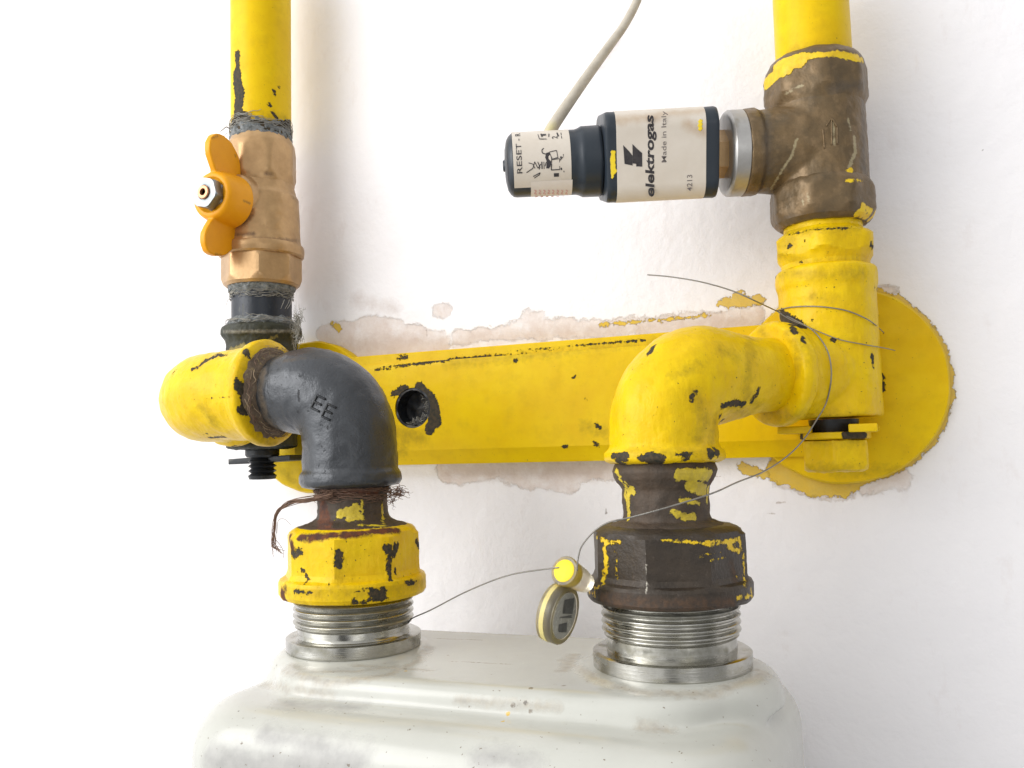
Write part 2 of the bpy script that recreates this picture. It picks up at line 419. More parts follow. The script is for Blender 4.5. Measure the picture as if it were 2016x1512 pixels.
def wall_mat():
    k = NT('painted_plaster'); n = k.noise
    c = k.mix(k.mr(n(420, 5, .6), .3, .7), (.87, .85, .86), (.845, .825, .835))
    # faint scuffs and smears
    sc = k.mr(n(60, 6, .7, 2, stretch=(1, 1, .45)), .60, .72)
    c = k.mix(k.math('MULTIPLY', sc, .16), c, (.62, .52, .48))
    v = k.math('ADD', k.attr('chip'), k.math('MULTIPLY', k.math('SUBTRACT', n(60, 8, .76, 1), .5), 75))
    pk = k.math('MULTIPLY', k.mr(v, 2.5, -4), k.mr(n(55, 5, .7, 12), .30, .55, .35, 1.0)); pink = k.mix(k.mr(n(45, 5, .7, 4), .35, .65), (.62, .49, .42), (.74, .65, .59))
    c = k.mix(k.math('MULTIPLY', pk, .66), c, pink)
    ed = k.math('MULTIPLY', k.math('MULTIPLY', k.mr(v, 3.2, .8), k.mr(v, -2.5, 0)), k.mr(n(50, 4, .6, 15), .45, .6)); c = k.mix(k.math('MULTIPLY', ed, .24), c, (.46, .33, .25))
    d = k.math('ADD', k.attr('dirt'), k.math('MULTIPLY', k.math('SUBTRACT', n(40, 6, .7, 6), .5), 60))
    c = k.mix(k.math('MULTIPLY', k.mr(d, 16, -16), .42), c, (.44, .33, .27))
    yv = k.math('ADD', k.attr('yel'), k.math('MULTIPLY', k.math('SUBTRACT', n(24, 7, .75, 8), .5), 42))
    ym = k.mr(yv, .9, -.9); c = k.mix(k.math('MULTIPLY', ym, .92), c, k.mix(k.mr(n(20, 4, .6, 3), .4, .65), (.70, .46, .008), (.66, .45, .03)))
    rv = k.math('ADD', k.attr('rust'), k.math('MULTIPLY', k.math('SUBTRACT', n(10, 5, .7, 9), .5), 9))
    c = k.mix(k.math('MULTIPLY', k.mr(rv, 1.6, -1.6), .75), c, k.mix(k.mr(n(30, 2), .4, .6), (.16, .12, .10), (.34, .25, .2)))
    fl = k.mr(n(13, 3, .6, 7), .765, .79); c = k.mix(k.math('MULTIPLY', fl, .6), c, (.22, .17, .15))
    k.set(k.b.inputs['Base Color'], c); k.set(k.b.inputs['Roughness'], k.mixf(pk, .5, .9))
    H = k.math('ADD', k.math('MULTIPLY', n(150, 6, .6, 1), 4), k.math('MULTIPLY', n(20, 4, .6, 3), .5))
    H = k.math('ADD', H, k.math('MULTIPLY', pk, -.7)); H = k.math('ADD', H, k.math('MULTIPLY', ym, 1.0))
    bp = k.n('ShaderNodeBump'); bp.inputs['Distance'].default_value = 2.0*U; k.l(H, bp.inputs['Height']); k.l(bp.outputs[0], k.b.inputs['Normal'])
    return k.m

# ------------------------------------------------------------------ WALL
def grid(x0, x1, z0, z1, Y, st):
    nx = int((x1-x0)/st)+1; nz = int((z1-z0)/st)+1
    V = [Vector((x0+(x1-x0)*i/(nx-1), Y, z0+(z1-z0)*j/(nz-1))) for j in range(nz) for i in range(nx)]
    return V, [(j*nx+i, j*nx+i+1, (j+1)*nx+i+1, (j+1)*nx+i) for j in range(nz-1) for i in range(nx-1)]
wg = grid(-3400, 1300, -1300, 1700, WY, 13)
big = [Vector((x, WY+6, z)) for x, z in ((-9000, -6000), (6000, -6000), (6000, 6000), (-9000, 6000))]
wall = mesh_obj('wall', *join(wg, (big, [(0, 1, 2, 3)])), wall_mat(), smooth=180); wall['kind'] = 'structure'
marks(wall,
  chip=[(26, [(650, 690), (760, 672), (860, 680)]), (16, [(640, 655), (740, 640), (830, 660)]), (12, [(900, 665), (1000, 655), (1060, 650)]), (10, [(860, 612), (880, 610)]),
        (14, [(1040, 622), (1060, 630)]), (17, [(1010, 650), (1130, 648), (1300, 640), (1480, 625)]), (22, [(880, 925), (960, 922)]), (24, [(1000, 925), (1100, 925), (1190, 922)]), (18, [(1040, 945), (1120, 945)]),
        (14, [(1210, 920), (1260, 915)]), (18, [(1530, 930), (1600, 960), (1660, 965)]), (16, [(1700, 955), (1770, 940)]), (8, [(1720, 575), (1770, 570)]), (2, [(1720, 575), (1770, 570)])],
  dirt=[(30, [(660, 700), (760, 690), (860, 690)]), (14, [(900, 680), (1100, 660), (1300, 645), (1500, 630)]), (10, [(880, 930), (1180, 930)]), 
        (9, [(700, 590), (780, 610)]), (-6, [(1020, 425), (1024, 470)]), (-5, [(925, 525), (950, 485)]), (-7, [(665, 170), (672, 150)]), (-8, [(1200, 560), (1300, 600)]), (-4, [(310, 1190), (350, 1180)]), (7, [(1240, 30), (1190, 130)])],
  yel=[(198, [(1657, 757)]), (20, [(1530, 925), (1600, 958), (1660, 960)]), (9, [(1670, 965), (1690, 955)]), (10, [(1420, 597), (1500, 592)]), (6, [(1450, 575), (1480, 590)]), (6, [(655, 635), (668, 648)]),
       (10, [(1460, 920), (1540, 945)]), (3, [(1180, 640), (1300, 630), (1400, 622)])],
  rust=[(1.6, [(838, 648), (845, 680)]), (1.6, [(930, 656), (948, 632)]), (2, [(100, 1158), (103, 1156)]), (2.5, [(1190, 1000), (1193, 1010)]), (1.5, [(1360, 930), (1420, 940)]), (1.6, [(1530, 990), (1560, 985)]),
        (1.5, [(1625, 1085), (1627, 1087)]), (2.2, [(714, 188), (716, 190)]), (1.8, [(1551, 1312), (1560, 1313)]), (1.3, [(355, 1190), (358, 1195)]), (1.5, [(1880, 780), (1882, 782)]), (1.6, [(1495, 1005), (1530, 1015)])])

# ------------------------------------------------------------------ MOUNTING BRACKET
br = tag(empty('mounting_bracket', (-500, WY, 100)), 'long yellow steel mounting bar with a round hole, fixed on the wall behind the pipes', 'bracket')
zt = onY(1100, 671, 452).z; zb = onY(1100, 909, 452).z; zc1 = onY(1100, 692, 440).z
XL, XR = AL.x+25, 330.0
sec = [(WY-2, zb), (456, zb), (447, zb+26), (440, zb+40), (440, zc1-6), (442, zc1), (449, zc1+1), (449, zt-3), (452, zt), (WY-2, zt)]
def bar_geo():
    xs = np.linspace(XL, XR, 240)
    # fine steps in the section for the front face too
    P = [sec[0]]
    for a, b in zip(sec, sec[1:]):
        L = math.hypot(a[0]-b[0], a[1]-b[1]); k = max(1, int(L/9))
        P += [(a[0]+(b[0]-a[0])*i/k, a[1]+(b[1]-a[1])*i/k) for i in range(1, k+1)]
    n = len(P); V = [Vector((x, p[0], p[1])) for x in xs for p in P]
    Fc = [(j*n+i, j*n+i+1, (j+1)*n+i+1, (j+1)*n+i) for j in range(len(xs)-1) for i in range(n-1)]
    Fc += [tuple(range(n)), tuple((len(xs)-1)*n+i for i in reversed(range(n)))]
    Fc += [(j*n+n-1, j*n, (j+1)*n, (j+1)*n+n-1) for j in range(len(xs)-1)]
    return V, Fc
bar = mesh_obj('bar', *bar_geo(), MT['yellow_s'], br, smooth=25)
hc = onY(812, 803, 440)
cut = mesh_obj('cut', *lathe_geo((hc.x, 400, hc.z), (0, 1, 0), (1, 0, 0), [(0, 57, None), (110, 57, None)], 64, 500), None)
md = bar.modifiers.new('b', 'BOOLEAN'); md.object = cut; md.operation = 'DIFFERENCE'; md.solver = 'EXACT'; apply_mods(bar); bpy.data.objects.remove(cut); sm(bar, 25)
bar.data.materials.clear(); bar.data.materials.append(MT['yellow_s'])
marks(bar, chip=[(9, [(790, 770), (825, 763), (850, 785)]), (12, [(852, 800), (856, 830)]), (9, [(845, 845), (850, 835)]), (5, [(775, 775), (790, 768)]),
        (2.2, [(740, 727), (900, 706), (960, 701)]), (2.6, [(960, 700), (1100, 686)]), (2, [(1100, 685), (1270, 669)]), (3.2, [(784, 703), (800, 702)]), (2.5, [(708, 733), (710, 733)]), (2.5, [(1013, 710), (1016, 710)]),
        (3.5, [(1170, 873), (1178, 880)]), (3, [(1110, 880), (1116, 879)]), (4, [(1175, 838), (1180, 842)]), (2.2, [(1130, 742), (1133, 742)]), (2, [(1152, 785), (1155, 787)]), (1.6, [(1140, 908), (1146, 908)]), (3.2, [(1400, 640), (1470, 632)])],
      dirt=[(12, [(780, 850), (830, 862)]), (14, [(1290, 680), (1310, 680)]), (8, [(1150, 840), (1190, 850)]), (6, [(880, 716), (1260, 677)]), (9, [(790, 890), (800, 860)])])
tube = mesh_obj('hole_sleeve', *lathe_geo((hc.x, 443, hc.z), (0, 1, 0), (1, 0, 0), [(0, 56.5, None), (0, 50, None), (50, 49, None), (51, 3, None)], 64, 8, (False, True)), MT['bolt'], br)
jitter(tube, 4, 22, 3)
marks(tube, dirt=[(5, [(800, 842), (830, 838), (850, 820)])])
_rr = random.Random(3); _st = []
for _i in range(26):
    _a = _rr.uniform(-1.9, .6); _P = []
    for _j in range(5):
        _a += _rr.uniform(-.25, .25); _q = _rr.uniform(28, 50); _P.append((hc.x+_q*math.cos(_a), 446+_rr.uniform(-2, 24), hc.z+_q*math.sin(_a)))
    _st.append((_P, _rr.uniform(.5, 1.1)))
DUST = _st
dl = onY(612, 820, 470); dr = onY(1654, 757, 470)
def disc(name, c, r, dome, seedz, marksd):
    g = lathe_geo((c.x, WY-1, c.z), (0, -1, 0), (0, 0, 1), [(0, r, None), (26, r, None), (33, r-5, None), (36+dome, r*.55, None), (37+dome, 1, None)], 128, 8)
    o = mesh_obj(name, *g, MT['yellow_s'], br, smooth=40); jitter(o, 3, 60, seedz)
    marks(o, **marksd)
    return o
disc('end_disc', dl, 228, 0, 1, dict(chip=[(2, [(600, 705), (640, 706), (660, 708)])], dirt=[(6, [(590, 705), (660, 706)]), (5, [(560, 930), (590, 960)])]))
disc('end_disc', dr, 232, 6, 2, dict(chip=[(1.5, [(1760, 590)]), (1.3, [(1785, 855)]), (4, [(1735, 740), (1738, 765)])], dirt=[(6, [(1640, 930), (1760, 925)])]))

# ------------------------------------------------------------------ LEFT PIPE
pl = mesh_obj('gas_pipe', *vert(AL, [(-90, 60), (276, 60)], step=6), MT['yellow_s'])
tag(pl, 'narrower yellow gas pipe with a long dark scrape, entering the brass ball valve at left', 'pipe')
marks(pl, chip=[(6, [(467, 106), (467, 118)]), (5, [(468, 130), (466, 145)]), (10, [(466, 145), (466, 160), (471, 185), (469, 205)], 11), (9, [(468, 205), (468, 240)], 12), (10, [(478, 230), (486, 242)]), (12, [(450, 256), (578, 258)]), (9, [(452, 245), (480, 244), (540, 248), (578, 246)]),
        (2.2, [(538, 178), (541, 180)]), (1.8, [(548, 171), (551, 172)]), (2, [(540, 188), (542, 188)]), (2.6, [(530, 206), (533, 208)]), (2.2, [(537, 222), (545, 232)])],
      dirt=[(9, [(500, 235), (560, 235)])])

def fibres(parent_or_none, name, mat, strands, base=None):
    gs = [sweep(catmull(p, 6), [r*(1-.6*i/(len(p)*6)) for i in range((len(p)-1)*6+1)], 5) for p, r in strands]
    return mesh_obj(name, *join(*gs), mat, parent_or_none, base, smooth=180)
fibres(br, 'dust_strands', MT['hempg'], DUST)
rnd = random.Random(7)
def wrap_strands(A, y0, y1, hw, n, flare, seed):
    """threads of sealing fibre lying round a joint"""
    rr = random.Random(seed); out = []
    for i in range(n):
        a0 = rr.uniform(-2.3, 2.3); py = rr.uniform(y0, y1); P = []
        s = rr.choice((-1, 1))*rr.uniform(.08, .2); k = rr.randint(4, 7); dy = rr.uniform(-9, 9)
        for j in range(k):
            th = A.phi0+a0+s*j; lift = flare*max(0, rr.gauss(0, 1))*(1 if j in (0, k-1) else .25)
            r = A.r(hw, py)+1.2+lift
            P.append((A.x+r*math.cos(th), A.y+r*math.sin(th), A.z(py+dy*j/k+rr.uniform(-2, 2))))
        out.append((P, rr.uniform(.5, 1.3)))
    return out
fb = fibres(None, 'sealing_fibre', MT['hempg'], wrap_strands(AL, 243, 266, 61, 90, 3, 3)+
            [([onY(455, 255, 262), onY(446, 250, 250), onY(440, 254, 245), onY(434, 259, 240)], 2.0), ([onY(470, 250, 255), onY(450, 248, 245), onY(438, 245, 240)], .8), ([onY(460, 262, 262), onY(448, 262, 250), onY(440, 268, 240)], 1.0)])
tag(fb, 'grey frayed sealing fibre wound round the pipe thread on top of the ball valve', 'sealing fibre', )
pa = mesh_obj('paste', *vert(AL, [(252, 58), (257, 59.8), (268, 61), (282, 61.5)], step=4), MT['sealant'], fb, smooth=180); jitter(pa, 6, 17, 3)

# ------------------------------------------------------------------ BALL VALVE
bv = tag(empty('ball_valve', (AL.x, AL.y, AL.z(572))), 'brass ball valve with yellow butterfly handle on the left vertical pipe', 'ball valve')
O8 = lambda cf, ph: (8, ph, cf)
ph1 = 15*1.0
g1 = vert(AL, [(352, 63), (374, 66.5), (388, 70), (394, 74), (430, 76.5), (474, 77.5), (488, 79), (492, 79)], n=128, step=5)
up = mesh_obj('valve_body', *join(g1, lathe_geo((AL.x, AL.y, AL.z(404)), (0, -1, 0), (0, 0, 1), [(60, 66, None), (112, 60, None), (124, 50, None)], 64, 6)), MT['brass'], bv)
remesh(up, 3.2, 2); jitter(up, 1.2, 30, 2)
marks(up, dirt=[(4, [(485, 395), (492, 412)]), (3, [(496, 425), (480, 440)]), (2, [(574, 388), (582, 390)]), (2.5, [(462, 462), (500, 460)]), (1.5, [(500, 468), (590, 474)])])
tp = mesh_obj('top_hexagon', *vert(AL, [(276, 56), (277, 60), (281, 62), (290, 66.5, O8(1.0, 11.25)), (305, 66.5, O8(1.05, 11.25)), (352, 66.5, O8(1.06, 11.25)), (362, 66.5, O8(1.0, 11.25)), (366, 66.4), (374, 64)], n=128, step=5), MT['brass'], bv, smooth=22)
jitter(tp, .8, 30, 5)
marks(tp, dirt=[(2.5, [(525, 342), (535, 344)])])
lo = mesh_obj('end_connector', *vert(AL, [(487, 79), (488, 84), (492, 85.5), (500, 85.5), (507, 84), (510, 80), (510, 74.5, O8(1.06, -3.75)), (515, 74.5, O8(1.075, -3.75)), (552, 74.5, O8(1.075, -3.75)), (562, 74.5, O8(1.02, -3.75)), (567, 70), (567, 50)], step=5), MT['brass'], bv, smooth=24)
# handle : hub with two wings, pointing out of the wall
hz = onY(404, 379, 100).z; hx = AL.x-8
hub = lathe_geo((hx, AL.y, hz), (0, -1, 0), (0, 0, 1), [(112, 72, None), (118, 76, None), (176, 70, None), (194, 66, None), (202, 60, None), (203, 50, None), (196, 44, None)], 64, 6)
def wing(pts, tilt, thick):
    poly = [Vector((0, p.x, p.y)) for p in catmull([(-a, b, 0) for a, b in pts], 5)]
    V, Fc = prism_geo(poly, (1, 0, 0), -thick, thick)
    Rm = Matrix.Rotation(tilt, 3, 'Y')
    return [Rm @ v+Vector((hx, AL.y, hz)) for v in V], Fc
upw = wing([(100, 30), (96, 80), (104, 122), (132, 156), (170, 172), (204, 168), (222, 146), (224, 116), (208, 84), (190, 54), (188, 30)], math.radians(4), 10)
dnw = wing([(100, -30), (104, -80), (110, -122), (138, -152), (176, -164), (208, -160), (224, -138), (224, -108), (206, -76), (188, -54), (184, -30)], math.radians(3), 10)
hd = mesh_obj('handle', *join(hub, upw, dnw), MT['handle'], bv); remesh(hd, 2.6, 7)
marks(hd, dirt=[(1.8, [(418, 272), (428, 268)]), (1.6, [(463, 305), (464, 308)]), (1.8, [(425, 500), (437, 503)]), (2, [(480, 395), (492, 400)])])
nut = mesh_obj('lock_nut', *lathe_geo((hx, AL.y, hz), (0, -1, 0), (0, 0, 1), [(196, 34, (6, 0, 36)), (197, 39, (6, .26, 45)), (223, 39, (6, .26, 45)), (228, 39, (6, .26, 41.5)), (228.5, 28, None), (227, 21, None), (224, 20, None)], 96, 4), MT['zinc'], hd, smooth=24)
stem = mesh_obj('stem', *lathe_geo((hx, AL.y, hz), (0, -1, 0), (0, 0, 1), [(215, 19, None), (230, 19, None), (232, 17, None), (232, 10, None), (224, 9, None)], 48, 3), MT['copper'], hd, smooth=24)

# ------------------------------------------------------------------ BLACK NIPPLE + fibre
bn = mesh_obj('pipe_nipple', *vert(AL, [(566, 60), (652, 60)], step=5), MT['black'])
tag(bn, 'short black threaded pipe nipple between the brass ball valve and the olive collar below', 'pipe nipple')
marks(bn, dirt=[(3, [(455, 628), (575, 626)]), (1, [(478, 600), (478, 624)]), (.8, [(472, 605), (471, 625)])])
fb2 = fibres(None, 'sealing_fibre', MT['hempg'], wrap_strands(AL, 574, 592, 62, 80, 3, 5)+[([onY(x, 590, 262), onY(x-3, 598, 258), onY(x-6+rnd.uniform(-4, 4), 608, 256)], .8) for x in (560, 570, 449, 575)])
tag(fb2, 'frayed grey sealing fibre under the lower hexagon of the brass ball valve', 'sealing fibre')
pa = mesh_obj('paste', *vert(AL, [(564, 67), (570, 66), (578, 62), (586, 58)], step=4), MT['sealant'], fb2, smooth=180); jitter(pa, 5, 14, 4)
fb3s = wrap_strands(AL, 634, 656, 70, 70, 4, 9)
def tuft(cx, cy, Y, sx, sy, n, seed, rad=.8):
    rr = random.Random(seed); out = []
    for i in range(n):
        P = []; x = cx+rr.gauss(0, sx*.25); y = cy+rr.gauss(0, sy*.3); a = rr.uniform(0, 6.28)
        for j in range(rr.randint(4, 7)):
            P.append(onY(x, y, Y+rr.uniform(-12, 12))); a += rr.uniform(-1.3, 1.3)
            x = cx+(x-cx)*.93+math.cos(a)*sx*.4; y = cy+(y-cy)*.95+math.sin(a)*sy*.32
        out.append((P, rr.uniform(.35, 1)*rad*1.3))
    return out
fb3s += tuft(586, 635, 280, 9, 26, 60, 11)+tuft(586, 668, 272, 8, 20, 30, 12)
fb3 = fibres(None, 'sealing_fibre', MT['hempg'], fb3s)
tag(fb3, 'pale ragged fibre clump hanging at the right of the black nipple above the olive collar', 'sealing fibre')
pa = mesh_obj('paste', *vert(AL, [(628, 59), (634, 65), (640, 70), (646, 69)], step=4), MT['sealant'], fb3, smooth=180); jitter(pa, 6, 20, 6)

# ------------------------------------------------------------------ LEFT (OLIVE) TEE, hidden mostly behind the yellow elbow
zeg = AL.z(0)
EC = onY(352, 786, 0); zE = onY(430, 780, 0).z
lt = tag(empty('pipe_tee', (AL.x, AL.y, AL.z(890))), 'dirty olive black pipe tee with flared collar below the black nipple, behind the yellow elbow', 'pipe tee')
g = join(vert(AL, [(642, 60), (644, 76), (649, 80), (661, 80), (669, 74), (680, 70), (880, 70), (884, 60)], step=6),
         lathe_geo((AL.x, AL.y, zE), (0, -1, 0), (0, 0, 1), [(0, 100, None), (150, 100, None)], 64, 8))
tb = mesh_obj('tee_body', *g, MT['olive'], lt); remesh(tb, 4, 3); jitter(tb, 2.5, 18, 3)
marks(tb, yel=[(5, [(460, 690), (480, 680)]), (6, [(455, 690), (500, 692)]), (2.5, [(530, 668), (545, 662)]), (3, [(520, 685), (560, 688)])], dirt=[(3, [(440, 653), (580, 652)]), (3, [(575, 660), (580, 690)])])
bt = mesh_obj('bolt', *vert(AL, [(878, 24)]+[(884+i*9.5+k*4.7, 28.5 if k else 22) for i in range(6) for k in (0, 1)]+[(943, 26), (944, 18)], n=48, step=3), MT['bolt'], lt, smooth=30)
wsz = AL.z(905); 
pt = mesh_obj('clamp_plate', *box_geo((AL.x-5, 372, wsz), (110, 60, 8), Matrix.Rotation(math.radians(-2), 3, 'Y')), MT['bolt'], lt); bevel(pt, 2)
marks(pt, yel=[(3, [(430, 910), (438, 911)])], dirt=[(6, [(440, 905), (460, 905)]), (7, [(515, 908), (540, 908)])])
collar = mesh_obj('bolt_collar', *vert(AL, [(878, 30), (884, 34), (896, 34), (900, 30)], n=48, step=5), MT['bolt'], lt)

# ------------------------------------------------------------------ YELLOW ELBOW (left)
X2 = MB_.x
xr = onY(533, 785, 0).x                       # plane of the rim
P, s = elbow_path((AL.x, AL.y-105, zE), (AL.x, -8, zE), (xr+14, -8, zE), 165)
L = s[-1]
ye = mesh_obj('pipe_elbow', *sweep(P, interp(s, [(0, 122), (30, 122), (44, 110), (L-150, 108), (L-60, 114), (L-44, 117), (L-33, 125), (L-24, 129), (L-10, 128), (L-4, 124), (L-1, 116), (L, 108)]), 96), MT['yellow'], smooth=60)
tag(ye, 'glossy yellow pipe elbow bulging out at the far left, grey elbow screwed into its rim', 'pipe elbow'); jitter(ye, 2.2, 40, 5)
marks(ye, chip=[(3, [(378, 727), (392, 722), (405, 708), (425, 703)]), (3, [(405, 712), (430, 698), (445, 700)]), (2, [(420, 700), (430, 695)]), (4, [(415, 862), (440, 860)]), (1.8, [(400, 855), (410, 853)]), (1.6, [(420, 781), (416, 785)]), (1.5, [(432, 783), (450, 780)]),
        (1.6, [(424, 760)]), (1.6, [(360, 789)]), (2.5, [(418, 875), (450, 880), (470, 877)]), (4, [(466, 750), (466, 765)]), (6.5, [(476, 760), (480, 790), (484, 812)]), (5, [(484, 690), (488, 705)]), (3, [(470, 805), (472, 812)]), (2, [(340, 735), (348, 728)])],
      dirt=[(7, [(485, 690), (480, 740), (484, 800), (510, 860), (540, 880)]), (7, [(500, 870), (560, 880)]), (9, [(395, 800), (420, 830)])])
# fibre between the two elbows
bp = sweep(*[[Vector((xr+2+i*4, -8, zE)) for i in range(9)], [112, 114, 112, 108, 103, 99, 94, 90, 84]], 96)
pa0 = mesh_obj('sealing_fibre', *bp, MT['brownpaste'], smooth=180); jitter(pa0, 4.5, 20, 8)
tag(pa0, 'brown sealing fibre and paste packed between the yellow elbow rim and the grey elbow', 'sealing fibre')
st = []
rr = random.Random(21)
for i in range(110):
    a0 = rr.uniform(0, 6.28); r0 = rr.uniform(94, 114); x0 = xr+rr.uniform(12, 32); s_ = rr.choice((-1, 1))*.09
    st.append(([(x0+j*rr.uniform(-1, 3), -8+(r0-j*1.2)*math.cos(a0+s_*j), zE+(r0-j*1.2)*math.sin(a0+s_*j)) for j in range(5)], rr.uniform(.4, 1.0)))
fibres(pa0, 'strands', MT['hemp'], st[:60]); fibres(pa0, 'strands', MT['hempt'], st[60:])

# ------------------------------------------------------------------ GREY ELBOW
zr = MB_.z(960)
P, s = elbow_path((xr+2, -8, zE-3), (MB_.x-7, 0, zE-3), (MB_.x-4, 0, zr), 118)
L = s[-1]
ge = tag(empty('pipe_elbow', (MB_.x, 0, zr)), 'dark grey iron pipe elbow marked EE, leading from yellow elbow to rusty nipple', 'pipe elbow')
gb = mesh_obj('elbow_body', *sweep(P, interp(s, [(0, 80), (30, 86), (60, 95), (110, 104), (L-100, 107), (L-46, 108), (L-40, 109), (L-34, 115), (L-16, 116), (L-7, 112), (L-1, 103), (L, 88)]), 112), MT['grey'], ge, smooth=60)
jitter(gb, 1.8, 26, 9)
marks(gb, dirt=[(10, [(518, 730), (512, 770), (522, 820), (545, 850)]), (3, [(600, 705), (560, 710)])], chip=[(2, [(588, 768), (589, 790)]), (2.4, [(588, 812)]), (2.5, [(645, 842)]), (2, [(633, 878), (636, 882)])])
def raised(o, lines, r, mat, name, parent, off=.2, n=6):
    tree = bvh(o); gs = []
    for ln in lines:
        hs = [h for h in hits(o, ln, tree, 3) if h]
        if len(hs) > 1: gs.append(sweep([h[0]+h[1]*off for h in hs], r, n))
    return mesh_obj(name, *join(*gs), mat, parent, smooth=180)
def letters_E(cx, cy, s, ang):
    c, sn = math.cos(ang), math.sin(ang); t = lambda x, y: (cx+(x*c-y*sn)*s, cy+(x*sn+y*c)*s)
    return [[t(-.3, -.5), t(-.3, .5)], [t(-.3, -.5), t(.38, -.5)], [t(-.3, 0), t(.3, 0)], [t(-.3, .5), t(.38, .5)]]
raised(gb, letters_E(626, 794, 27, .45)+letters_E(647, 811, 27, .45), 2.7, MT['bolt'], 'lettering', ge, off=.3)

# ------------------------------------------------------------------ RUSTY NIPPLE left + hemp
rn = mesh_obj('pipe_nipple', *vert(MB_, [(948, 74), (966, 73), (974, 69), (1010, 69), (1018, 72), (1024, 80), (1029, 92), (1033, 106), (1042, 112)], step=4), MT['rusty'], smooth=50)
tag(rn, 'rusty brown pipe nipple with a splash of yellow paint below the grey elbow', 'pipe nipple'); jitter(rn, 2.2, 18, 4)
marks(rn, rust=[(16, [(635, 1000), (640, 1050)]), (12, [(640, 1050), (740, 1050)]), (9, [(640, 970), (740, 968)])],
      yel=[(9, [(670, 1012), (700, 1000)]), (10, [(690, 1020), (702, 1016)]), (2.5, [(713, 985), (714, 1036)]), (4, [(752, 990), (755, 1035)]), (4, [(705, 1034), (760, 1035)]), (1.5, [(655, 1010)]), (1.5, [(660, 1025)]), (3, [(700, 1045), (790, 1040)])])
hs = []
rr = random.Random(5)
for i in range(26):                       # the hanging strand
    j = lambda k: rr.gauss(0, k)
    path = [(650+j(4), 975+j(3)), (605+j(3), 985+j(3)), (572+j(3), 990+j(2)), (545+j(2), 1010+j(2)), (540+j(1.5), 1040+j(3)), (538+j(3), 1070+j(4)), (548+j(7), 1085+j(5))]
    path = path[:rr.choice((5, 6, 7, 7))]
    hs.append(([onY(x, y, -95+j(3)) for x, y in path], rr.uniform(.7, 1.5)))
hs.append(([onY(x, y, -95) for x, y in ((545, 1050), (548, 1025), (560, 1022), (572, 1033))], .7))
hs.append(([onY(x, y, -95) for x, y in ((540, 1060), (536, 1085), (540, 1098))], .7)); hs.append(([onY(x, y, -95) for x, y in ((541, 1060), (556, 1080), (558, 1098))], .7))
hs += tuft(782, 970, -10, 16, 12, 46, 31, .9)+tuft(772, 985, -10, 8, 14, 16, 32, .8)
hs += wrap_strands(MB_, 958, 980, 74, 110, 4, 33)
hm = fibres(None, 'hemp_strand', MT['hemp'], hs); tag(hm, 'brown hemp fibre round the rusty nipple, a long frayed strand hanging at its left', 'hemp fibre')

# ------------------------------------------------------------------ UNION NUT left
n8 = lambda cf: (8, math.radians(0), cf)
def nut_profile(y0, y1, y2, y3, hw, hr, ph):
    a = hw*.965
    return [(y0-7, hw*.60), (y0-6, hw*.85), (y0-2, hw*.92), (y0+3, a, (8, ph, 1.0)), (y0+10, a, (8, ph, 1.07)), (y1-6, a, (8, ph, 1.08)), (y1+4, hw*1.0, (8, ph, 1.06)), (y2, hr*.98), (y2+6, hr), (y3-10, hr), (y3-3, hr*.97), (y3, hr*.9), (y3+2, hr*.82)]
ln = mesh_obj('union_nut', *vert(MB_, nut_profile(1040, 1124, 1132, 1170, 129, 145, -15), step=5), MT['yellow'], smooth=22)
tag(ln, 'yellow painted octagonal union nut with chipped flecks above the left meter connector', 'union nut'); jitter(ln, 1.2, 30, 3)
marks(ln, chip=[(7, [(762, 1078), (770, 1090), (765, 1110)], 5), (5, [(766, 1110), (768, 1142)], 3), (7, [(780, 1075), (775, 1090)]), (7, [(666, 1090), (667, 1112)]), (5, [(820, 1065), (827, 1080)]), (6, [(577, 1092), (590, 1086)]), (7, [(698, 1186), (706, 1192)]), (4, [(716, 1188), (724, 1184)]), (9, [(738, 1168), (745, 1176)]), (4, [(755, 1160), (760, 1180)]),
        (4, [(800, 1148), (818, 1144)]), (2.5, [(595, 1120), (602, 1130)]), (2.2, [(600, 1150), (606, 1140)]), (2.2, [(676, 1188)]), (2, [(578, 1130), (576, 1142)]), (2.5, [(580, 1164), (612, 1167)]), (2, [(700, 1165), (735, 1158)]), (2.2, [(778, 1120), (778, 1130)]), (2, [(617, 1140)]), (2, [(650, 1150)])],
      rust=[(9, [(590, 1058), (680, 1052), (780, 1042)]), (14, [(556, 1170), (560, 1186)]), (10, [(570, 1060), (575, 1080)]), (5, [(560, 1150), (562, 1165)])],
      dirt=[(7, [(570, 1165), (700, 1170), (830, 1150)]), (6, [(665, 1090), (668, 1160)]), (8, [(580, 1185), (640, 1200)])])

# ------------------------------------------------------------------ GAS METER
gm = tag(empty('gas_meter', ((MA.x+MB_.x)/2, 0, MA.z(1320)-600)), 'cream white enamelled gas meter with two steel threaded connectors on its grimy top', 'gas meter')
zt_ = onY(1010, 1345, -40).z
def conn(A, pts, name='connector'):
    return mesh_obj(name, *vert(A, pts, n=128, step=3), MT['steel'], gm, smooth=50)
def thr(y0, n, p, ra, rb):
    return [(y0+p*i/8, (ra+rb)/2+(ra-rb)/2*math.copysign(abs(math.sin(math.pi*i/4))**.6, math.sin(math.pi*i/4))) for i in range(n*8+1)]
cL = conn(MB_, [(1156, 108)]+thr(1162, 5, 12.6, 119, 111)+[(1228, 109), (1241, 110), (1244, 112), (1245, 129), (1247, 133), (1270, 133), (1273, 130), (1277, 112)])
cR = conn(MA, [(1166, 124)]+thr(1172, 5, 14.6, 137.5, 128.5)+[(1249, 127), (1263, 129), (1274, 129), (1275, 152), (1278, 157), (1307, 157), (1311, 153), (1314, 130)])
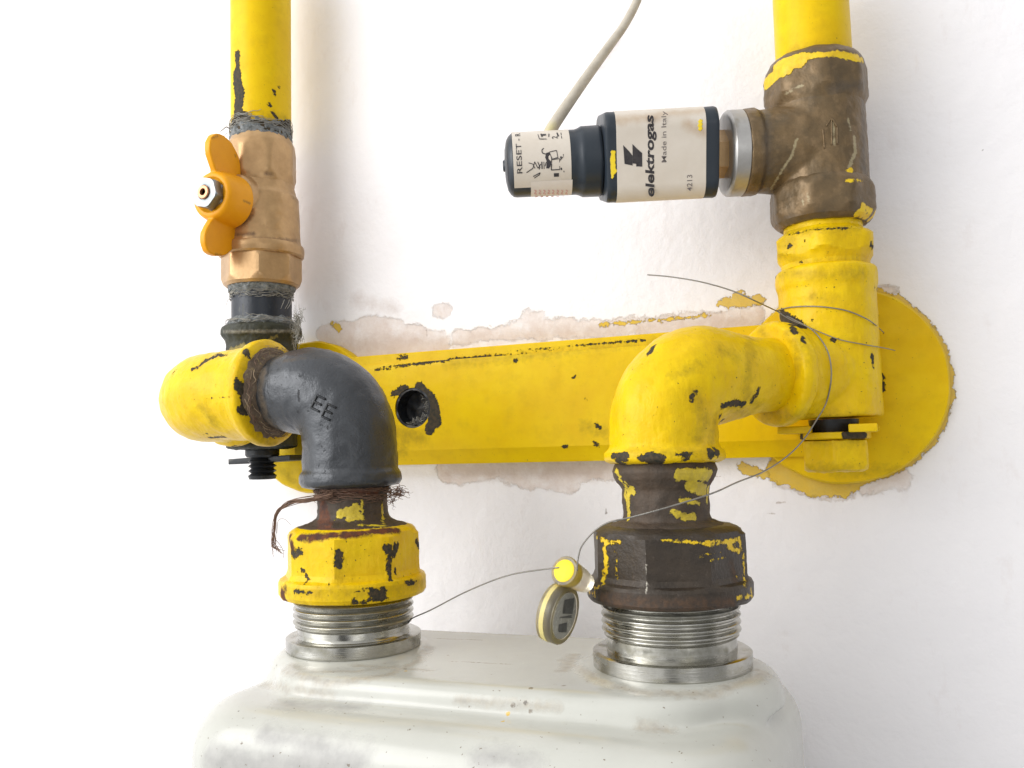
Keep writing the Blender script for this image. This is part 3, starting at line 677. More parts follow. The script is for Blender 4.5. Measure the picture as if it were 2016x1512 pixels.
marks(cL, dirt=[(3, [(575, 1290), (600, 1262)]), (4, [(590, 1275), (640, 1283)]), (4, [(800, 1250), (826, 1265)]), (3, [(740, 1240), (800, 1215)]), (5, [(590, 1195), (720, 1204), (810, 1190)])]); marks(cR, dirt=[(4, [(1185, 1270), (1250, 1282), (1330, 1288), (1430, 1280)]), (4, [(1175, 1290), (1190, 1300)]), (5, [(1180, 1212), (1340, 1216), (1450, 1206)])])
zL = MB_.z(1273); zR_ = MA.z(1309)
sl = (zR_-zL)/(MA.x-MB_.x)
def top(x): return zL+(x-MB_.x)*sl
def sup(cx, cy, hx, hy, z0, z1, rr_, tilt=True, n=9):
    """rounded slab"""
    V = []; rings = []
    for k in range(n):
        a = math.pi/2*k/(n-1); ins = rr_*(1-math.cos(a)); z = z1-rr_+rr_*math.sin(a) if k else None
        rings.append((ins, z1-rr_+rr_*math.sin(a)))
    rings = [(0, z0)]+rings; R_ = []
    rc = min(hx, hy, 170)
    for ins, z in rings:
        pts = []; r = max(rc-ins, 4)
        for qx, qy, a0 in ((1, 1, 0), (-1, 1, 90), (-1, -1, 180), (1, -1, 270)):
            for i in range(10):
                a = math.radians(a0+i*10)
                x = cx+qx*(hx-rc)+r*math.cos(a); y = cy+qy*(hy-rc)+r*math.sin(a)
                pts.append(Vector((x, y, z+((x-MB_.x)*sl if z > z0+1 else 0))))
        R_.append(pts)
    return loft(R_)
mx = (MA.x+MB_.x)/2
bx0 = onY(422, 1440, -200).x; bx1 = onY(1512, 1400, -340).x; px0 = onY(574, 1315, -60).x; px1 = onY(1470, 1345, -120).x
mb = join(sup((bx0+bx1)/2, -20, (bx1-bx0)/2, 350, zL-900, zL-52, 95), sup((px0+px1)/2, 14, (px1-px0)/2, 245, zL-300, zL-5, 32),
          lathe_geo((MB_.x, 0, top(MB_.x)), (0, 0, 1), (1, 0, 0), [(-60, 195, None), (-16, 180, None), (2, 158, None), (3, 140, None)], 64, 8), lathe_geo((MA.x, 0, top(MA.x)), (0, 0, 1), (1, 0, 0), [(-60, 212, None), (-16, 198, None), (2, 176, None), (3, 160, None)], 64, 8))
body = mesh_obj('meter_body', *mb, MT['meter'], gm); remesh(body, 5, 30, fac=.6)
marks(body, dirt=[(9, [(825, 1300), (845, 1275)]), (5, [(570, 1310), (620, 1322), (700, 1322), (780, 1312)]), (6, [(1190, 1345), (1260, 1362), (1380, 1365), (1470, 1340)]), (9, [(1480, 1335), (1510, 1325)]), (7, [(560, 1320), (640, 1345), (760, 1330), (830, 1300)]), (8, [(1110, 1300), (1180, 1340), (1260, 1365), (1400, 1368), (1490, 1330)]), (12, [(1130, 1290), (1110, 1320)]), (6, [(520, 1348), (650, 1368)]), (5, [(900, 1378), (1100, 1392)]), (8, [(1260, 1430), (1320, 1440)]), (5, [(700, 1310), (850, 1320)]), (8, [(1490, 1320), (1500, 1335)])],
      rust=[(18, [(520, 1450), (600, 1465), (660, 1475)]), (30, [(420, 1500), (520, 1505), (700, 1500)]), (16, [(950, 1490), (1040, 1500)]), (12, [(560, 1385), (700, 1395)])],
      chip=[(1.2, [(890, 1302), (1010, 1308)]), (1.2, [(855, 1257), (950, 1260)]), (2.4, [(798, 1317)]), (2, [(833, 1322)]), (2, [(840, 1310)]), (2.5, [(1045, 1355)]), (2.6, [(1035, 1384)]), (2.4, [(1045, 1400)]), (2.5, [(1010, 1388)]), (1.8, [(968, 1328)]), (2.6, [(1110, 1350)]), (2, [(1105, 1330)]), (2, [(490, 1370)]), (1.6, [(470, 1400)]), (1.6, [(682, 1383)]), (2, [(882, 1290)]), (2, [(925, 1392)])],
      yel=[(5, [(1000, 1405)]), (4.5, [(990, 1420)]), (4, [(799, 1321)])])

# ------------------------------------------------------------------ RIGHT PIPE
pr = mesh_obj('gas_pipe', *vert(AR, [(-90, 74), (130, 76)], step=6), MT['yellow_s'])
tag(pr, 'thicker yellow gas pipe coming down at the right into the bronze solenoid valve', 'pipe')
marks(pr, chip=[(2.2, [(1524, 74), (1524, 80)])], dirt=[(8, [(1560, 105), (1600, 98), (1670, 100)])])

# ------------------------------------------------------------------ SOLENOID VALVE
sv = tag(empty('solenoid_valve', (AR.x, AR.y, AR.z(455))), 'bronze gas solenoid valve with its black and cream labelled coil sticking out to the left', 'solenoid valve')
d0 = proj((AR.x, AR.y, AR.z(300)))[2]
Pa = onD(990, 326, d0); Pb = onD(1609, 294, d0)
ax = (Pb-Pa).normalized(); Ls = (Pb-Pa).length; ft = (CAM-Pa); ft = (ft-ax*ax.dot(ft)).normalized(); upv = ax.cross(ft)
if upv.z < 0: upv = -upv
T = lambda px: (px-990)/(1609-990)*Ls
sc = d0/FOC
O6 = lambda cf, ph=0: (8, ph, cf)
Tm = lambda px, r: T(1008+(px-1008)*(1-r*sc/d0))
gbz = join(vert(AR, [(190, 92), (232, 95), (300, 96), (372, 96), (390, 94)], n=120, step=5),
           lathe_geo(Pa, ax, ft, [(Tm(1481, 84), 82*sc, None), (Tm(1484, 84), 84*sc, None), (Tm(1508, 84), 84*sc, None), (Tm(1512, 84), 79*sc, None), (T(1530), 84*sc, None), (T(1560), 90*sc, None), (T(1600), 90*sc, None)], 96, 6))
vb = mesh_obj('valve_body', *gbz, MT['bronze'], sv); remesh(vb, 3.4, 5); jitter(vb, 1.4, 24, 6)
def oct_end(pts, sm_, seed):
    o = mesh_obj('hexagon_end', *vert(AR, pts, n=128, step=5), MT['bronze'], sv, smooth=sm_); jitter(o, 1.5, 20, seed); return o
t1 = oct_end([(122, 74), (124, 84), (130, 92), (140, 98, O6(1.0, 11.25)), (156, 98.5, O6(1.05, 11.25)), (200, 98.5, O6(1.06, 11.25)), (212, 97, O6(1.01, 11.25)), (222, 94), (232, 92)], 22, 1)
t2 = oct_end([(362, 92), (368, 97), (374, 99, O6(1.02, -11.25)), (384, 100, O6(1.055, -11.25)), (424, 100, O6(1.06, -11.25)), (440, 97, O6(1.0, -11.25)), (448, 86), (448, 60)], 22, 2)
marks(vb, yel=[(6, [(1675, 335), (1665, 345)])],
      rust=[(2.2, [(1518, 372), (1540, 335), (1560, 305), (1568, 275)]), (4, [(1672, 328), (1684, 300), (1682, 270)]), (2, [(1640, 240), (1642, 285)]), (2, [(1670, 235), (1675, 255)])],
      dirt=[(8, [(1510, 200), (1550, 190), (1600, 180)]), (6, [(1540, 385), (1600, 360), (1700, 355)]), (8, [(1700, 190), (1700, 330)]), (6, [(1508, 220), (1512, 380)])])
marks(t1, yel=[(13, [(1508, 165), (1530, 145), (1550, 135)]), (15, [(1530, 130), (1575, 118)]), (7, [(1570, 112), (1640, 106), (1690, 112)]), (8, [(1650, 106), (1698, 118)])], rust=[(2.5, [(1545, 185), (1580, 168)])], dirt=[(8, [(1640, 175), (1700, 165)])])
marks(t2, yel=[(7, [(1700, 405), (1722, 420)]), (10, [(1692, 418), (1714, 430)]), (3, [(1660, 356), (1698, 355)]), (3, [(1560, 442), (1640, 436), (1700, 424)])], rust=[(1.5, [(1577, 380), (1582, 405)]), (1.4, [(1590, 378), (1592, 398)])], dirt=[(7, [(1530, 440), (1620, 425)])])
raised(vb, [[(1637, 285), (1637, 232)], [(1627, 248), (1637, 232), (1648, 250)], [(1620, 255), (1623, 292)], [(1648, 250), (1648, 284)]], 1.8, MT['bronze'], 'cast_arrow', sv, off=.6)
rg = mesh_obj('flange_ring', *lathe_geo(Pa, ax, ft, [(Tm(1447, 84), 50*sc, None), (Tm(1447, 84), 76*sc, None), (Tm(1449, 84), 80*sc, None), (Tm(1453, 84), 83*sc, None), (Tm(1480, 84), 83*sc, None), (Tm(1482, 84), 81*sc, None), (Tm(1482, 84), 50*sc, None)], 96, 5), MT['alu'], sv, smooth=28)
marks(rg, dirt=[(4, [(1450, 235), (1445, 280)]), (5, [(1468, 380), (1478, 370)]), (3, [(1438, 350), (1446, 375)])])
hx_ = mesh_obj('hex_stem', *lathe_geo(Pa, ax, ft, [(Tm(1408, 84), 40*sc, (6, math.radians(30), 50*sc)), (Tm(1452, 84), 40*sc, (6, math.radians(30), 50*sc))], 96, 8), MT['brass'], sv, smooth=24)
# coil housing : rounded square section
def rsq(h, rc, n=16):
    out = []
    for a0, qx, qy in ((0, 1, 1), (90, -1, 1), (180, -1, -1), (270, 1, -1)):
        for i in range(n+1):
            a = math.radians(a0+90*i/n); out.append((qx*(h-rc)+rc*math.cos(a), qy*(h-rc)+rc*math.sin(a)))
    res = []
    for i, p in enumerate(out):
        res.append(p)
        if i % (n+1) == n:
            q = out[(i+1) % len(out)]
            res += [(p[0]+(q[0]-p[0])*k/28, p[1]+(q[1]-p[1])*k/28) for k in range(1, 28)]
    return res
def square_loft(stations):
    rings = []
    for t, h, rc, off in stations:
        rings.append([Pa+ax*t+ft*x+upv*(y+off) for x, y in rsq(h, rc)])
    return loft(rings)
coff = 4*sc
def stn(px, hw, rc=34): return (Tm(px, 88), hw*sc*.95, rc*sc, coff)
def dens(st, k=6):
    out = [st[0]]
    for a, b in zip(st, st[1:]):
        m_ = max(1, int(abs(b[0]-a[0])/k)); out += [tuple(a[j]*(1-i/m_)+b[j]*i/m_ for j in range(4)) for i in range(1, m_+1)]
    return out
hsg = mesh_obj('coil_housing', *square_loft(dens([stn(1192, 70, 30), stn(1192.5, 82), stn(1195, 87), stn(1199, 88.5), stn(1385, 88.5), stn(1411, 89.5), stn(1416, 88), stn(1418, 84), stn(1418, 60, 30)])), MT['blackpl'], sv, smooth=32)
marks(hsg, yel=[(5, [(1207, 300), (1207, 340)]), (2.5, [(1206, 345), (1206, 349)]), (3, [(1207, 338), (1213, 336)])], dirt=[(2, [(1202, 371)])])
lab = mesh_obj('label', *square_loft(dens([stn(1214, 88.5), stn(1214.1, 89.4), stn(1390.5, 89.4), stn(1390.6, 88.5)])), MT['label'], sv, smooth=32)
marks(lab, dirt=[(8, [(1216, 236), (1290, 230)]), (6, [(1216, 400), (1300, 398), (1388, 390)]), (9, [(1355, 245), (1385, 260)]), (5, [(1300, 225), (1385, 218)])], yel=[(5, [(1379, 239), (1379, 253)])])
def text_flat(body, size, bold=0.0, shear=0.0, space=1.0):
    cu = bpy.data.curves.new('t', 'FONT'); cu.body = body; cu.size = size; cu.align_x = 'LEFT'; cu.offset = bold; cu.shear = shear; cu.space_character = space; cu.resolution_u = 3
    o = bpy.data.objects.new('t', cu); COL.objects.link(o); bpy.context.view_layer.update()
    me = bpy.data.meshes.new_from_object(o.evaluated_get(bpy.context.evaluated_depsgraph_get()))
    V = [Vector(v.co) for v in me.vertices]; Fc = [tuple(p.vertices) for p in me.polygons]
    bpy.data.objects.remove(o); bpy.data.meshes.remove(me); return V, Fc
def fit(g, w, h=None):
    V, Fc = g; x0 = min(v.x for v in V); x1 = max(v.x for v in V); y0 = min(v.y for v in V); y1 = max(v.y for v in V)
    k = w/(x1-x0); kh = k if h is None else h/(y1-y0)
    return [Vector(((v.x-x0)*k, (v.y-y0)*kh, 0)) for v in V], Fc
front = lambda px, oy, lift: Pa+ax*Tm(px, 88)+upv*(oy*sc*.95+coff)+ft*(89.4*sc*.95+lift)
def on_front(g, px_base, oy0, lift=.5):
    """text runs upwards; its baseline is the right-hand side (px_base)"""
    V, Fc = g
    return [front(px_base, oy0, lift)+upv*v.x-ax*v.y for v in V], Fc
big_t = fit(text_flat('elektrogas', 10, bold=.30, shear=.12), 148*sc, 22*sc)
mesh_obj('brand_lettering', *on_front(big_t, 1293, -79), MT['ink'], sv, smooth=180)
mk_ = fit(text_flat('Made in Italy', 10, bold=.02), 92*sc, 12*sc)
mesh_obj('small_lettering', *join(on_front(mk_, 1315, -14), on_front(fit(text_flat('4213', 10, bold=.03), 30*sc, 10*sc), 1363, -72)), MT['ink2'], sv, smooth=180)
def flatpoly(pts): return [front(x, 312-y, .5) for x, y in pts], [tuple(range(len(pts)))]
mesh_obj('logo_mark', *join(flatpoly([(1227, 289), (1239, 302), (1245, 310), (1245, 329), (1229, 325)]), flatpoly([(1245.2, 288), (1254, 297), (1264, 306), (1264, 332), (1252, 331), (1252, 326), (1245.2, 325)])), MT['ink'], sv, smooth=180)
# reset cap
capc = lambda off: off
def coax(pts, n=96, step=4): return lathe_geo(Pa+upv*(-1*sc), ax, ft, pts, n, step)
nk = mesh_obj('neck', *coax([(T(1165), 52*sc, None), (T(1198), 52*sc, None)]), MT['zinc'], sv)
Tm_ = lambda px: Tm(px, 62)
cp = mesh_obj('reset_cap', *coax([(Tm_(989), 3, None), (Tm_(989.5), 10*sc, None), (Tm_(993), 12*sc, None), (Tm_(994), 30*sc, None), (Tm_(998), 48*sc, None), (Tm_(1003), 56*sc, None), (Tm_(1009), 61*sc, None), (Tm_(1016), 62*sc, None), (Tm_(1136), 62.5*sc, None), (Tm_(1142), 64*sc, None), (Tm_(1150), 68*sc, None), (Tm_(1184), 68.5*sc, None), (Tm_(1187), 67*sc, None), (Tm_(1187), 40*sc, None)]), MT['blackpl'], sv, smooth=30)
def cyl_patch(x0, x1, a0, a1, r, n=40, m_=12, rc=0):
    V = []; 
    for i in range(n+1):
        a = a0+(a1-a0)*i/n
        for j in range(m_+1):
            V.append(capP(x0+(x1-x0)*j/m_, a, r))
    return V, [(i*(m_+1)+j, i*(m_+1)+j+1, (i+1)*(m_+1)+j+1, (i+1)*(m_+1)+j) for i in range(n) for j in range(m_)]
def capP(px, a, r): return Pa+upv*(-1*sc)+ax*Tm(px, 62)+(ft*math.cos(a)+upv*math.sin(a))*r*sc
mesh_obj('cap_label', *cyl_patch(1010, 1124, -.74, 2.2, 63.0), MT['label'], cp, smooth=180)
mesh_obj('sticker', *cyl_patch(1043, 1126, -1.30, -.52, 63.5, m_=4), MT['sticker'], cp, smooth=180)
def wrap_text(g, px_base, a0, r=63.5):
    V, Fc = g; return [capP(px_base-v.y/sc/(T(1)-T(0))*sc, a0+v.x/(63*sc), r) for v in V], Fc
kx = T(1)-T(0)
def wt(txt, w, h, px, a0, bold=.03, r=63.6):
    V, Fc = fit(text_flat(txt, 10, bold=bold), w*sc, h*sc)
    return [capP(px-v.y/kx, a0+v.x/(63*sc), r) for v in V], Fc
def line_c(pts, w, r=63.7):
    """ink strokes on the cap: pts (px, y on the photograph)"""
    out = []
    for (x0, y0), (x1, y1) in zip(pts, pts[1:]):
        L_ = math.hypot(x1-x0, y1-y0); nx, ny = -(y1-y0)/L_*w/2, (x1-x0)/L_*w/2
        def q(x, y):
            cy = 326-(x-990)*.05; return capP(x, math.asin(max(-.999, min(.999, (cy-y)/63))), r)
        out.append(([q(x0+nx, y0+ny), q(x1+nx, y1+ny), q(x1-nx, y1-ny), q(x0-nx, y0-ny)], [(0, 1, 2, 3)]))
    return join(*out)
def blk(pts, r=63.7):
    def q(x, y):
        cy = 326-(x-990)*.05; return capP(x, math.asin(max(-.999, min(.999, (cy-y)/63))), r)
    return [q(*p) for p in pts], [tuple(range(len(pts)))]
inkg = [wt('RESET - R', 92, 10.5, 1027, -.24), wt('1', 7, 10, 1099, -.40, .06), wt('2', 8, 11, 1100, .80, .05), wt('1', 6, 9, 1078, .98, .05)]
inkg += [line_c([(1035, 338), (1048, 330), (1052, 318), (1058, 330), (1064, 322)], 1.6), line_c([(1040, 320), (1048, 322), (1052, 330)], 1.4), line_c([(1058, 318), (1062, 328), (1060, 332)], 1.6), line_c([(1048, 345), (1062, 338), (1060, 342), (1050, 348)], 1.6), line_c([(1066, 318), (1066, 331)], 2.2), line_c([(1070, 318), (1070, 331)], 1.4),
         blk([(1075, 302), (1082, 300), (1087, 312), (1085, 322), (1080, 330), (1074, 330), (1076, 318), (1073, 310)]), line_c([(1075, 304), (1068, 302), (1067, 297), (1071, 293)], 1.8), line_c([(1082, 300), (1096, 297), (1098, 310), (1087, 313)], 1.4),
         line_c([(1085, 322), (1084, 333), (1101, 332)], 1.8), line_c([(1087, 314), (1101, 312), (1101, 332)], 1.3), line_c([(1104, 308), (1104, 333)], 3), line_c([(1109, 304), (1109, 337)], 1.5), line_c([(1101, 316), (1109, 308)], 1.3), line_c([(1075, 318), (1072, 326)], 1.6),
         line_c([(1062, 267), (1064, 276), (1078, 276)], 1.4), line_c([(1068, 266), (1070, 272)], 3), line_c([(1084, 266), (1083, 272)], 2), line_c([(1100, 264), (1102, 271)], 3), line_c([(1108, 264), (1108, 275)], 1.5)]
mesh_obj('cap_lettering', *join(*inkg), MT['ink'], cp, smooth=180)
mesh_obj('sticker_print', *join(wt('30674 26', 68, 9, 1, 0) if False else ([], []), *[line_c([(1050+i*9, 370), (1054+i*9, 372), (1050+i*9, 377), (1055+i*9, 378)], 2.2, 64.2) for i in range(8)], *[line_c([(1052+i*11, 383), (1057+i*11, 383)], 2.4, 64.2) for i in range(6)]), MT['pinkink'], cp, smooth=180)

# ------------------------------------------------------------------ CABLE
cpts = [onD(1078, 272, d0-4), onD(1088, 250, d0-8), onD(1118, 205, d0-2), onD(1160, 145, d0+30), onD(1200, 90, d0+60), onD(1232, 45, d0+80), onD(1258, -8, d0+95), onD(1285, -90, d0+105)]
cb = mesh_obj('cable', *sweep(catmull(cpts, 14), [14.5-4.6*min(1, i/70) for i in range(14*7+1)], 24), MT['cable'], smooth=180)
tag(cb, 'thin grubby grey cable running up the wall from the black reset cap', 'cable')
marks(cb, dirt=[(9, [(1075, 262), (1085, 250)])])

# ------------------------------------------------------------------ YELLOW HEX NIPPLE
hn = mesh_obj('hex_nipple', *vert(AR, [(430, 74), (440, 77), (458, 79), (465, 84), (468, 96, (6, math.radians(18.75), .98)), (476, 93.5, (6, math.radians(18.75), 1.10)), (502, 93.5, (6, math.radians(18.75), 1.10)), (511, 94, (6, math.radians(18.75), 1.0)), (516, 91), (522, 88), (536, 88)], step=4), MT['yellow'], smooth=24)
tag(hn, 'yellow painted hexagon nipple between the bronze solenoid valve and the yellow tee', 'hex nipple'); jitter(hn, 2, 26, 8)
marks(hn, chip=[(3, [(1556, 483), (1553, 486)]), (2, [(1586, 473)]), (4, [(1716, 482), (1718, 487)]), (2.4, [(1577, 517)]), (1.8, [(1550, 462), (1600, 452), (1680, 448)]), (1.4, [(1640, 517), (1690, 520)])],
      dirt=[(6, [(1530, 500), (1600, 520), (1700, 515)]), (7, [(1535, 480), (1560, 475)]), (5, [(1550, 455), (1690, 448)])])

# ------------------------------------------------------------------ YELLOW TEE (right)
zT = AR.z(733)
zA = MA.z(744)
yt = tag(empty('pipe_tee', (AR.x, AR.y, AR.z(830))), 'yellow painted pipe tee at the right, its lower end above a clamp plate and bolt', 'pipe tee')
Bdir = Vector((MA.x-AR.x, MA.y-AR.y, zA-zT)); BL = Bdir.length; bd = Bdir.normalized()
g = join(vert(AR, [(530, 84), (533, 96), (538, 101), (556, 101.5), (566, 100), (574, 97), (700, 97.5), (819, 98), (822, 96), (822, 50)], step=6),
         lathe_geo((AR.x, AR.y, zT), bd, (0, 0, 1), [(0, 100, None), (118, 100, None), (132, 104, None), (140, 111, None), (160, 112, None), (170, 106, None), (172, 80, None)], 96, 6))
yb = mesh_obj('tee_body', *g, MT['yellow'], yt); remesh(yb, 3.6, 4); jitter(yb, 1.6, 34, 3)
marks(yb, chip=[(12, [(1540, 622), (1580, 645)], 7), (5, [(1560, 640), (1565, 655)]), (4, [(1580, 665), (1583, 672)]), (4, [(1640, 670)]), (3, [(1717, 700), (1718, 712)]), (2, [(1718, 720), (1720, 725)]), (3, [(1527, 545), (1522, 560)]), (2, [(1533, 612), (1540, 625)]), (2, [(1722, 568), (1726, 570)]), (4, [(1490, 790), (1478, 802)]), (1.6, [(1598, 630)])],
      dirt=[(3, [(1600, 585), (1640, 590)]), (13, [(1560, 650), (1575, 700), (1560, 740)]), (9, [(1500, 800), (1530, 815)]), (5, [(1535, 540), (1700, 538)]), (14, [(1515, 730), (1530, 770)]), (8, [(1500, 650), (1520, 700), (1522, 760), (1505, 815)]), (5, [(1560, 818), (1700, 818)]), (7, [(1550, 820), (1720, 822)])])
bX = mesh_obj('bolt_shank', *vert(AR, [(826, 50), (832, 50), (850, 46), (870, 44)], n=48, step=5), MT['bolt'], yt)
pz = AR.z(845)
for k_, (c_, h_) in enumerate((((AR.x-76, AR.y, pz), (34, 84, 7.5)), ((AR.x+60, AR.y, pz), (28, 84, 8.5)))):
    o = mesh_obj('clamp_plate', *box_geo(c_, h_), MT['yellow'], yt); bevel(o, 2.5); 
    marks(o, dirt=[(3, [(1565, 845), (1600, 846)])], chip=[(2, [(1583, 840)])])
ws = mesh_obj('washer', *vert(AR, [(851, 66), (852, 72), (863, 72), (865, 68), (866, 50)], n=64, step=4), MT['yellow'], yt, smooth=30)
marks(ws, chip=[(9, [(1668, 858), (1700, 858)]), (6, [(1570, 858), (1578, 862)])], dirt=[(4, [(1600, 868), (1680, 868)])])
bh = mesh_obj('bolt_head', *vert(AR, [(866, 60), (868, 62, (6, .5, 1.1)), (914, 62, (6, .5, 1.12)), (924, 62, (6, .5, 1.04)), (928, 56), (928, 10)], step=5), MT['yellow'], yt, smooth=24); jitter(bh, 2.5, 25, 1)
marks(bh, dirt=[(6, [(1575, 880), (1580, 915)]), (5, [(1590, 925), (1690, 922)]), (4, [(1600, 870), (1690, 868)])])
stp = mesh_obj('support_arm', *box_geo((AR.x, 400, AR.z(845)), (92, 50, 6)), MT['yellow_s'], yt); bevel(stp, 2)

# ------------------------------------------------------------------ YELLOW ELBOW (right)
cut0 = Vector((AR.x, AR.y, zT))+bd*150
P, s = elbow_path(cut0, (MA.x, MA.y, zA), (MA.x, MA.y, MA.z(911)), 108)
L = s[-1]
re_ = mesh_obj('pipe_elbow', *sweep(P, interp(s, [(0, 78), (50, 79), (90, 84), (140, 95), (200, 104), (L-60, 105), (L-34, 105), (L-28, 109), (L-22, 116), (L-8, 117), (L-3, 113), (L, 104), (L+1, 80)]), 112), MT['yellow'], smooth=60)
tag(re_, 'large rounded yellow pipe elbow turning from the yellow tee down to the dark nipple', 'pipe elbow'); jitter(re_, 2.4, 45, 7)
marks(re_, chip=[(5, [(1287, 682), (1278, 695)]), (10, [(1228, 900), (1222, 912)]), (5, [(1206, 898), (1232, 898)]), (12, [(1280, 904), (1292, 912)]), (8, [(1266, 903), (1300, 902)]), (5, [(1240, 915), (1275, 916)]), (3, [(1320, 910), (1340, 914)]), (9, [(1400, 892), (1412, 888)]), (6, [(1350, 905), (1352, 912)]), (3, [(1335, 896), (1360, 893)]), (6, [(1422, 800), (1445, 793), (1462, 796)]), (4, [(1480, 790), (1490, 775)]), (5, [(1417, 820), (1420, 828)]), (2.5, [(1360, 782), (1370, 772)]), (2.4, [(1360, 788), (1362, 790)]), (2.6, [(1490, 775), (1494, 765)]), (1.6, [(1440, 760)]), (4, [(1300, 920), (1320, 918)])],
      dirt=[(10, [(1420, 690), (1445, 700)]), (12, [(1370, 780), (1390, 830), (1375, 860)]), (10, [(1400, 870), (1410, 820)]), (9, [(1470, 760), (1490, 800)]), (6, [(1480, 650), (1500, 640)]), (9, [(1440, 800), (1480, 820)]), (10, [(1480, 660), (1475, 720), (1470, 780)]), (6, [(1330, 740), (1380, 720)]), (5, [(1240, 890), (1400, 888)])])

# ------------------------------------------------------------------ DARK NIPPLE right
dn = mesh_obj('pipe_nipple', *vert(MA, [(908, 96), (926, 104), (938, 100), (950, 92), (962, 86), (1014, 85), (1022, 88), (1028, 104), (1032, 112), (1040, 118)], step=4), MT['rusty'], smooth=50)
tag(dn, 'dark brown pipe nipple with streaks of yellow paint below the large yellow elbow', 'pipe nipple'); jitter(dn, 2.2, 22, 9)
marks(dn, yel=[(6, [(1213, 925), (1222, 945)]), (10, [(1232, 975), (1245, 965)]), (7, [(1236, 985), (1238, 1020)]), (3, [(1232, 950), (1230, 965)]), (14, [(1340, 935), (1395, 935)]), (14, [(1360, 955), (1385, 965)]), (8, [(1395, 960), (1392, 985)]), (6, [(1325, 1008), (1345, 1018), (1365, 1018)], 8), (6, [(1340, 985), (1375, 990)])],
      rust=[(7, [(1400, 940), (1398, 960)])])

# ------------------------------------------------------------------ DARK UNION NUT right
rn2 = mesh_obj('union_nut', *vert(MA, nut_profile(1038, 1130, 1138, 1178, 149, 164, -15), step=5), MT['darknut'], smooth=22)
tag(rn2, 'big dark brown octagonal union nut with yellow paint remnants, above the right meter connector', 'union nut'); jitter(rn2, 1.2, 30, 4)
marks(rn2, yel=[(4, [(1166, 1060), (1166, 1145)]), (6, [(1188, 1065), (1194, 1110), (1186, 1150)]), (3, [(1212, 1100), (1214, 1140)]), (5, [(1170, 1158), (1188, 1150)]), (5, [(1170, 1055), (1200, 1070)]), (4, [(1195, 1068), (1220, 1068)]), (6, [(1390, 1070), (1440, 1066), (1455, 1060)]), (4, [(1450, 1178), (1478, 1172)]), (3, [(1300, 1064), (1380, 1068)]), (4, [(1456, 1062), (1464, 1100)]), (4, [(1464, 1100), (1466, 1160)]), (7, [(1435, 1075), (1452, 1085)]), (4, [(1150, 1160), (1172, 1172)]), (5, [(1152, 1175), (1170, 1192)]), (3, [(1160, 1186), (1180, 1192)]), (6, [(1478, 1160), (1481, 1185)]), (2, [(1208, 1085), (1212, 1090)]), (2, [(1205, 1130)]), (2, [(1212, 1135)]), (2.5, [(1450, 1136)]), (2, [(1468, 1200), (1478, 1196)]), (1.6, [(1375, 1095), (1420, 1088)]), (1.6, [(1400, 1105), (1430, 1095)])],
      rust=[(14, [(1190, 1180), (1300, 1192), (1440, 1190)]), (8, [(1440, 1110), (1445, 1140)])],
      chip=[(1.8, [(1274, 1085), (1276, 1100)]), (1.8, [(1273, 1112), (1275, 1130)]), (1.8, [(1274, 1145), (1274, 1168)])])  # pale dashes paint the highlight along the front corner into the colour

# ------------------------------------------------------------------ SEAL
sd = -175
def sp(px, py, Y=sd): return onY(px, py, Y)
sl_ = tag(empty('security_seal', sp(1105, 1265)), 'small clear plastic seal with yellow insert hanging on wire beside the dark nut', 'seal')
c0 = sp(1111, 1124); k1 = (c0-CAM).dot(F)/FOC
tov = (CAM-c0).normalized()
axs = (tov*.80+R*-.50+UP*.28).normalized()
mesh_obj('seal_barrel', *lathe_geo(c0-axs*30*k1, axs, (0, 0, 1), [(-62*k1, 20*k1, None), (-30*k1, 25*k1, None), (10*k1, 28*k1, None), (28*k1, 30*k1, None), (31*k1, 28*k1, None)], 64, 4), MT['clear'], sl_, smooth=50)
mesh_obj('seal_insert', *lathe_geo(c0-axs*22*k1, axs, (0, 0, 1), [(-10*k1, 19*k1, None), (23.5*k1, 22.5*k1, None), (24.5*k1, 20*k1, None)], 48, 4), MT['sealyel'], sl_, smooth=50)
c1 = sp(1112, 1212, -165)
R3 = Vector((R.x, R.y, R.z)); a1 = (tov*.52+R3*.82+UP*-.22).normalized()
e_up = (UP*.92+R3*.30); 
mesh_obj('seal_disc', *lathe_geo(c1-a1*20*k1, a1, e_up, [(-14*k1, 54*k1, None), (-12*k1, 57*k1, None), (18*k1, 58*k1, None), (21*k1, 56*k1, None), (21*k1, 48*k1, None), (17*k1, 46*k1, None)], 96, 4), MT['clear'], sl_, smooth=40)
mesh_obj('seal_band', *lathe_geo(c1-a1*20*k1, a1, e_up, [(-6*k1, 57.5*k1, None), (4*k1, 57.8*k1, None)], 96, 4), MT['sealband'], sl_, smooth=40)
mesh_obj('seal_core', *lathe_geo(c1-a1*20*k1, a1, e_up, [(14*k1, 46*k1, None), (20.5*k1, 46*k1, None)], 64, 4), MT['sealface'], sl_, smooth=40)
e2_ = a1.cross(e_up).normalized(); eu = (e_up-a1*a1.dot(e_up)).normalized()
prt = []
for (u0, u1, w0, w1) in ((-34, -14, -18, 20), (2, 34, -30, 16), (-6, 0, -30, 26)):
    prt.append(([c1+a1*(1.5*k1)+eu*(a_*k1)+e2_*(b_*k1) for a_, b_ in ((u0, w0), (u1, w0+4), (u1-2, w1), (u0+3, w1-3))], [(0, 1, 2, 3)]))
mesh_obj('seal_print', *join(*prt), MT['sealdark'], sl_, smooth=180)

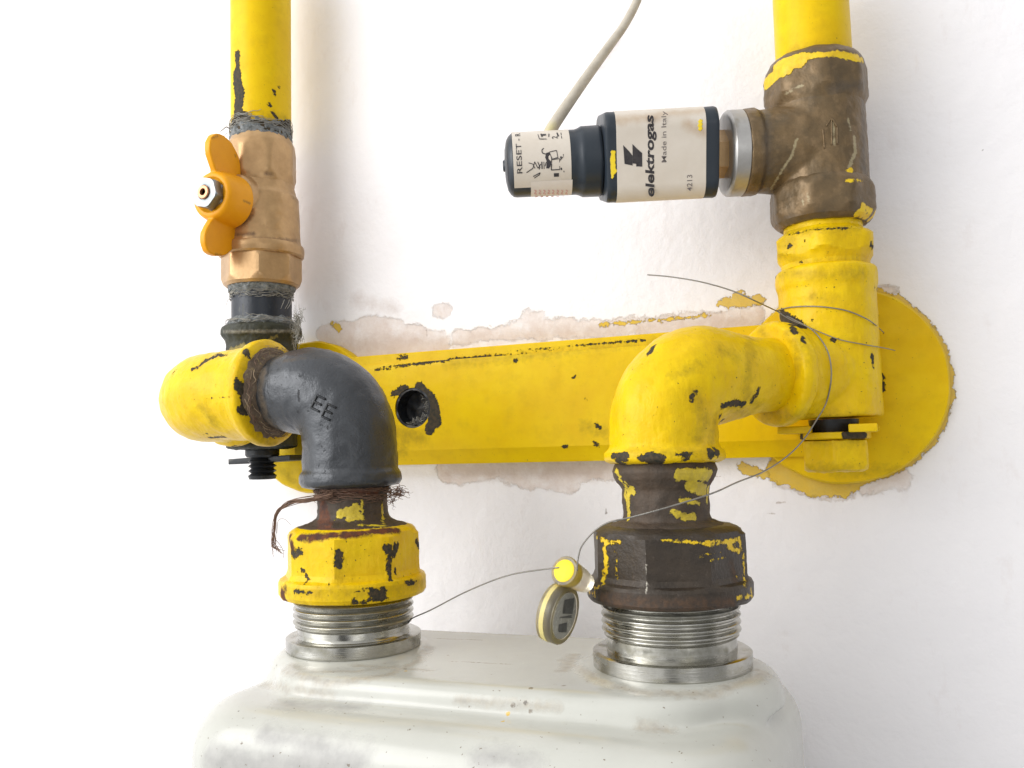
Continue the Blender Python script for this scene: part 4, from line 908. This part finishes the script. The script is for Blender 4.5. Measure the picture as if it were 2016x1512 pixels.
# ------------------------------------------------------------------ WIRE
w1p = [onY(806, 1222, 40), onY(816, 1215, 20), onY(850, 1200, -30), onY(920, 1164, -90), onY(1000, 1133, -130), onY(1085, 1119, -170), onY(1105, 1118, -172)]
trees = [bvh(o) for o in (yb, hn, re_, bar, bh, ws, vb)]
def on_surf(px, py, off=3.5, maxY=330):
    best = None
    for t_ in trees:
        h = t_.ray_cast(CAM, ray(px, py))
        if h[0] is not None and (best is None or h[3] < best[3]): best = h
    if best is None or best[0].y > maxY: return onY(px, py, maxY)
    return best[0]+best[1]*off
w2a = [onY(1136, 1124, -178), onY(1138, 1100, -180), onY(1146, 1074, -182), (onY(1172, 1044, -186)), onY(1200, 1028, -186), onY(1240, 1019, -180), onY(1310, 1000, -170), onY(1400, 972, -120), onY(1450, 950, -40), onY(1500, 930, 40), onY(1545, 902, 110), onY(1580, 868, 150), onY(1608, 826, 185)]
w2p = w2a+[on_surf(x, y, 5) for x, y in ((1624, 790), (1633, 750), (1632, 715), (1622, 685), (1600, 656), (1570, 632), (1533, 612))]
e0 = on_surf(1533, 612, 5)
w3p = [e0, onY(1490, 594, 170), onY(1440, 572, 150), onY(1380, 555, 140), onY(1320, 545, 140), onY(1275, 541, 145)]
w4p = [e0]+[on_surf(x, y, 3) for x, y in ((1560, 605), (1610, 604), (1660, 611), (1695, 624), (1718, 638))]+[onY(1740, 655, 380)]
w5p = [e0]+[on_surf(x, y, 3) for x, y in ((1560, 630), (1600, 650), (1650, 668), (1700, 679))]+[onY(1740, 685, 300), onY(1762, 690, 380)]
ww = mesh_obj('seal_wire', *join(*[sweep(catmull(p, 12), r, 8) for p, r in ((w1p, 1.45), (w2p, 1.5), (w3p, 1.5), (w4p, 1.3), (w5p, 1.1))]), MT['wire'], smooth=180)
tag(ww, 'thin steel seal wire running from the left connector through the seal to the yellow tee', 'wire')

# ------------------------------------------------------------------ finish
for o in list(bpy.data.objects):
    if o.type == 'MESH':
        for c in CH:
            if c not in o.data.attributes:
                o.data.attributes.new(c, 'FLOAT', 'POINT'); o.data.attributes[c].data.foreach_set('value', [80.0]*len(o.data.vertices))
for o in bpy.data.objects:
    if '_b' in o: del o['_b']
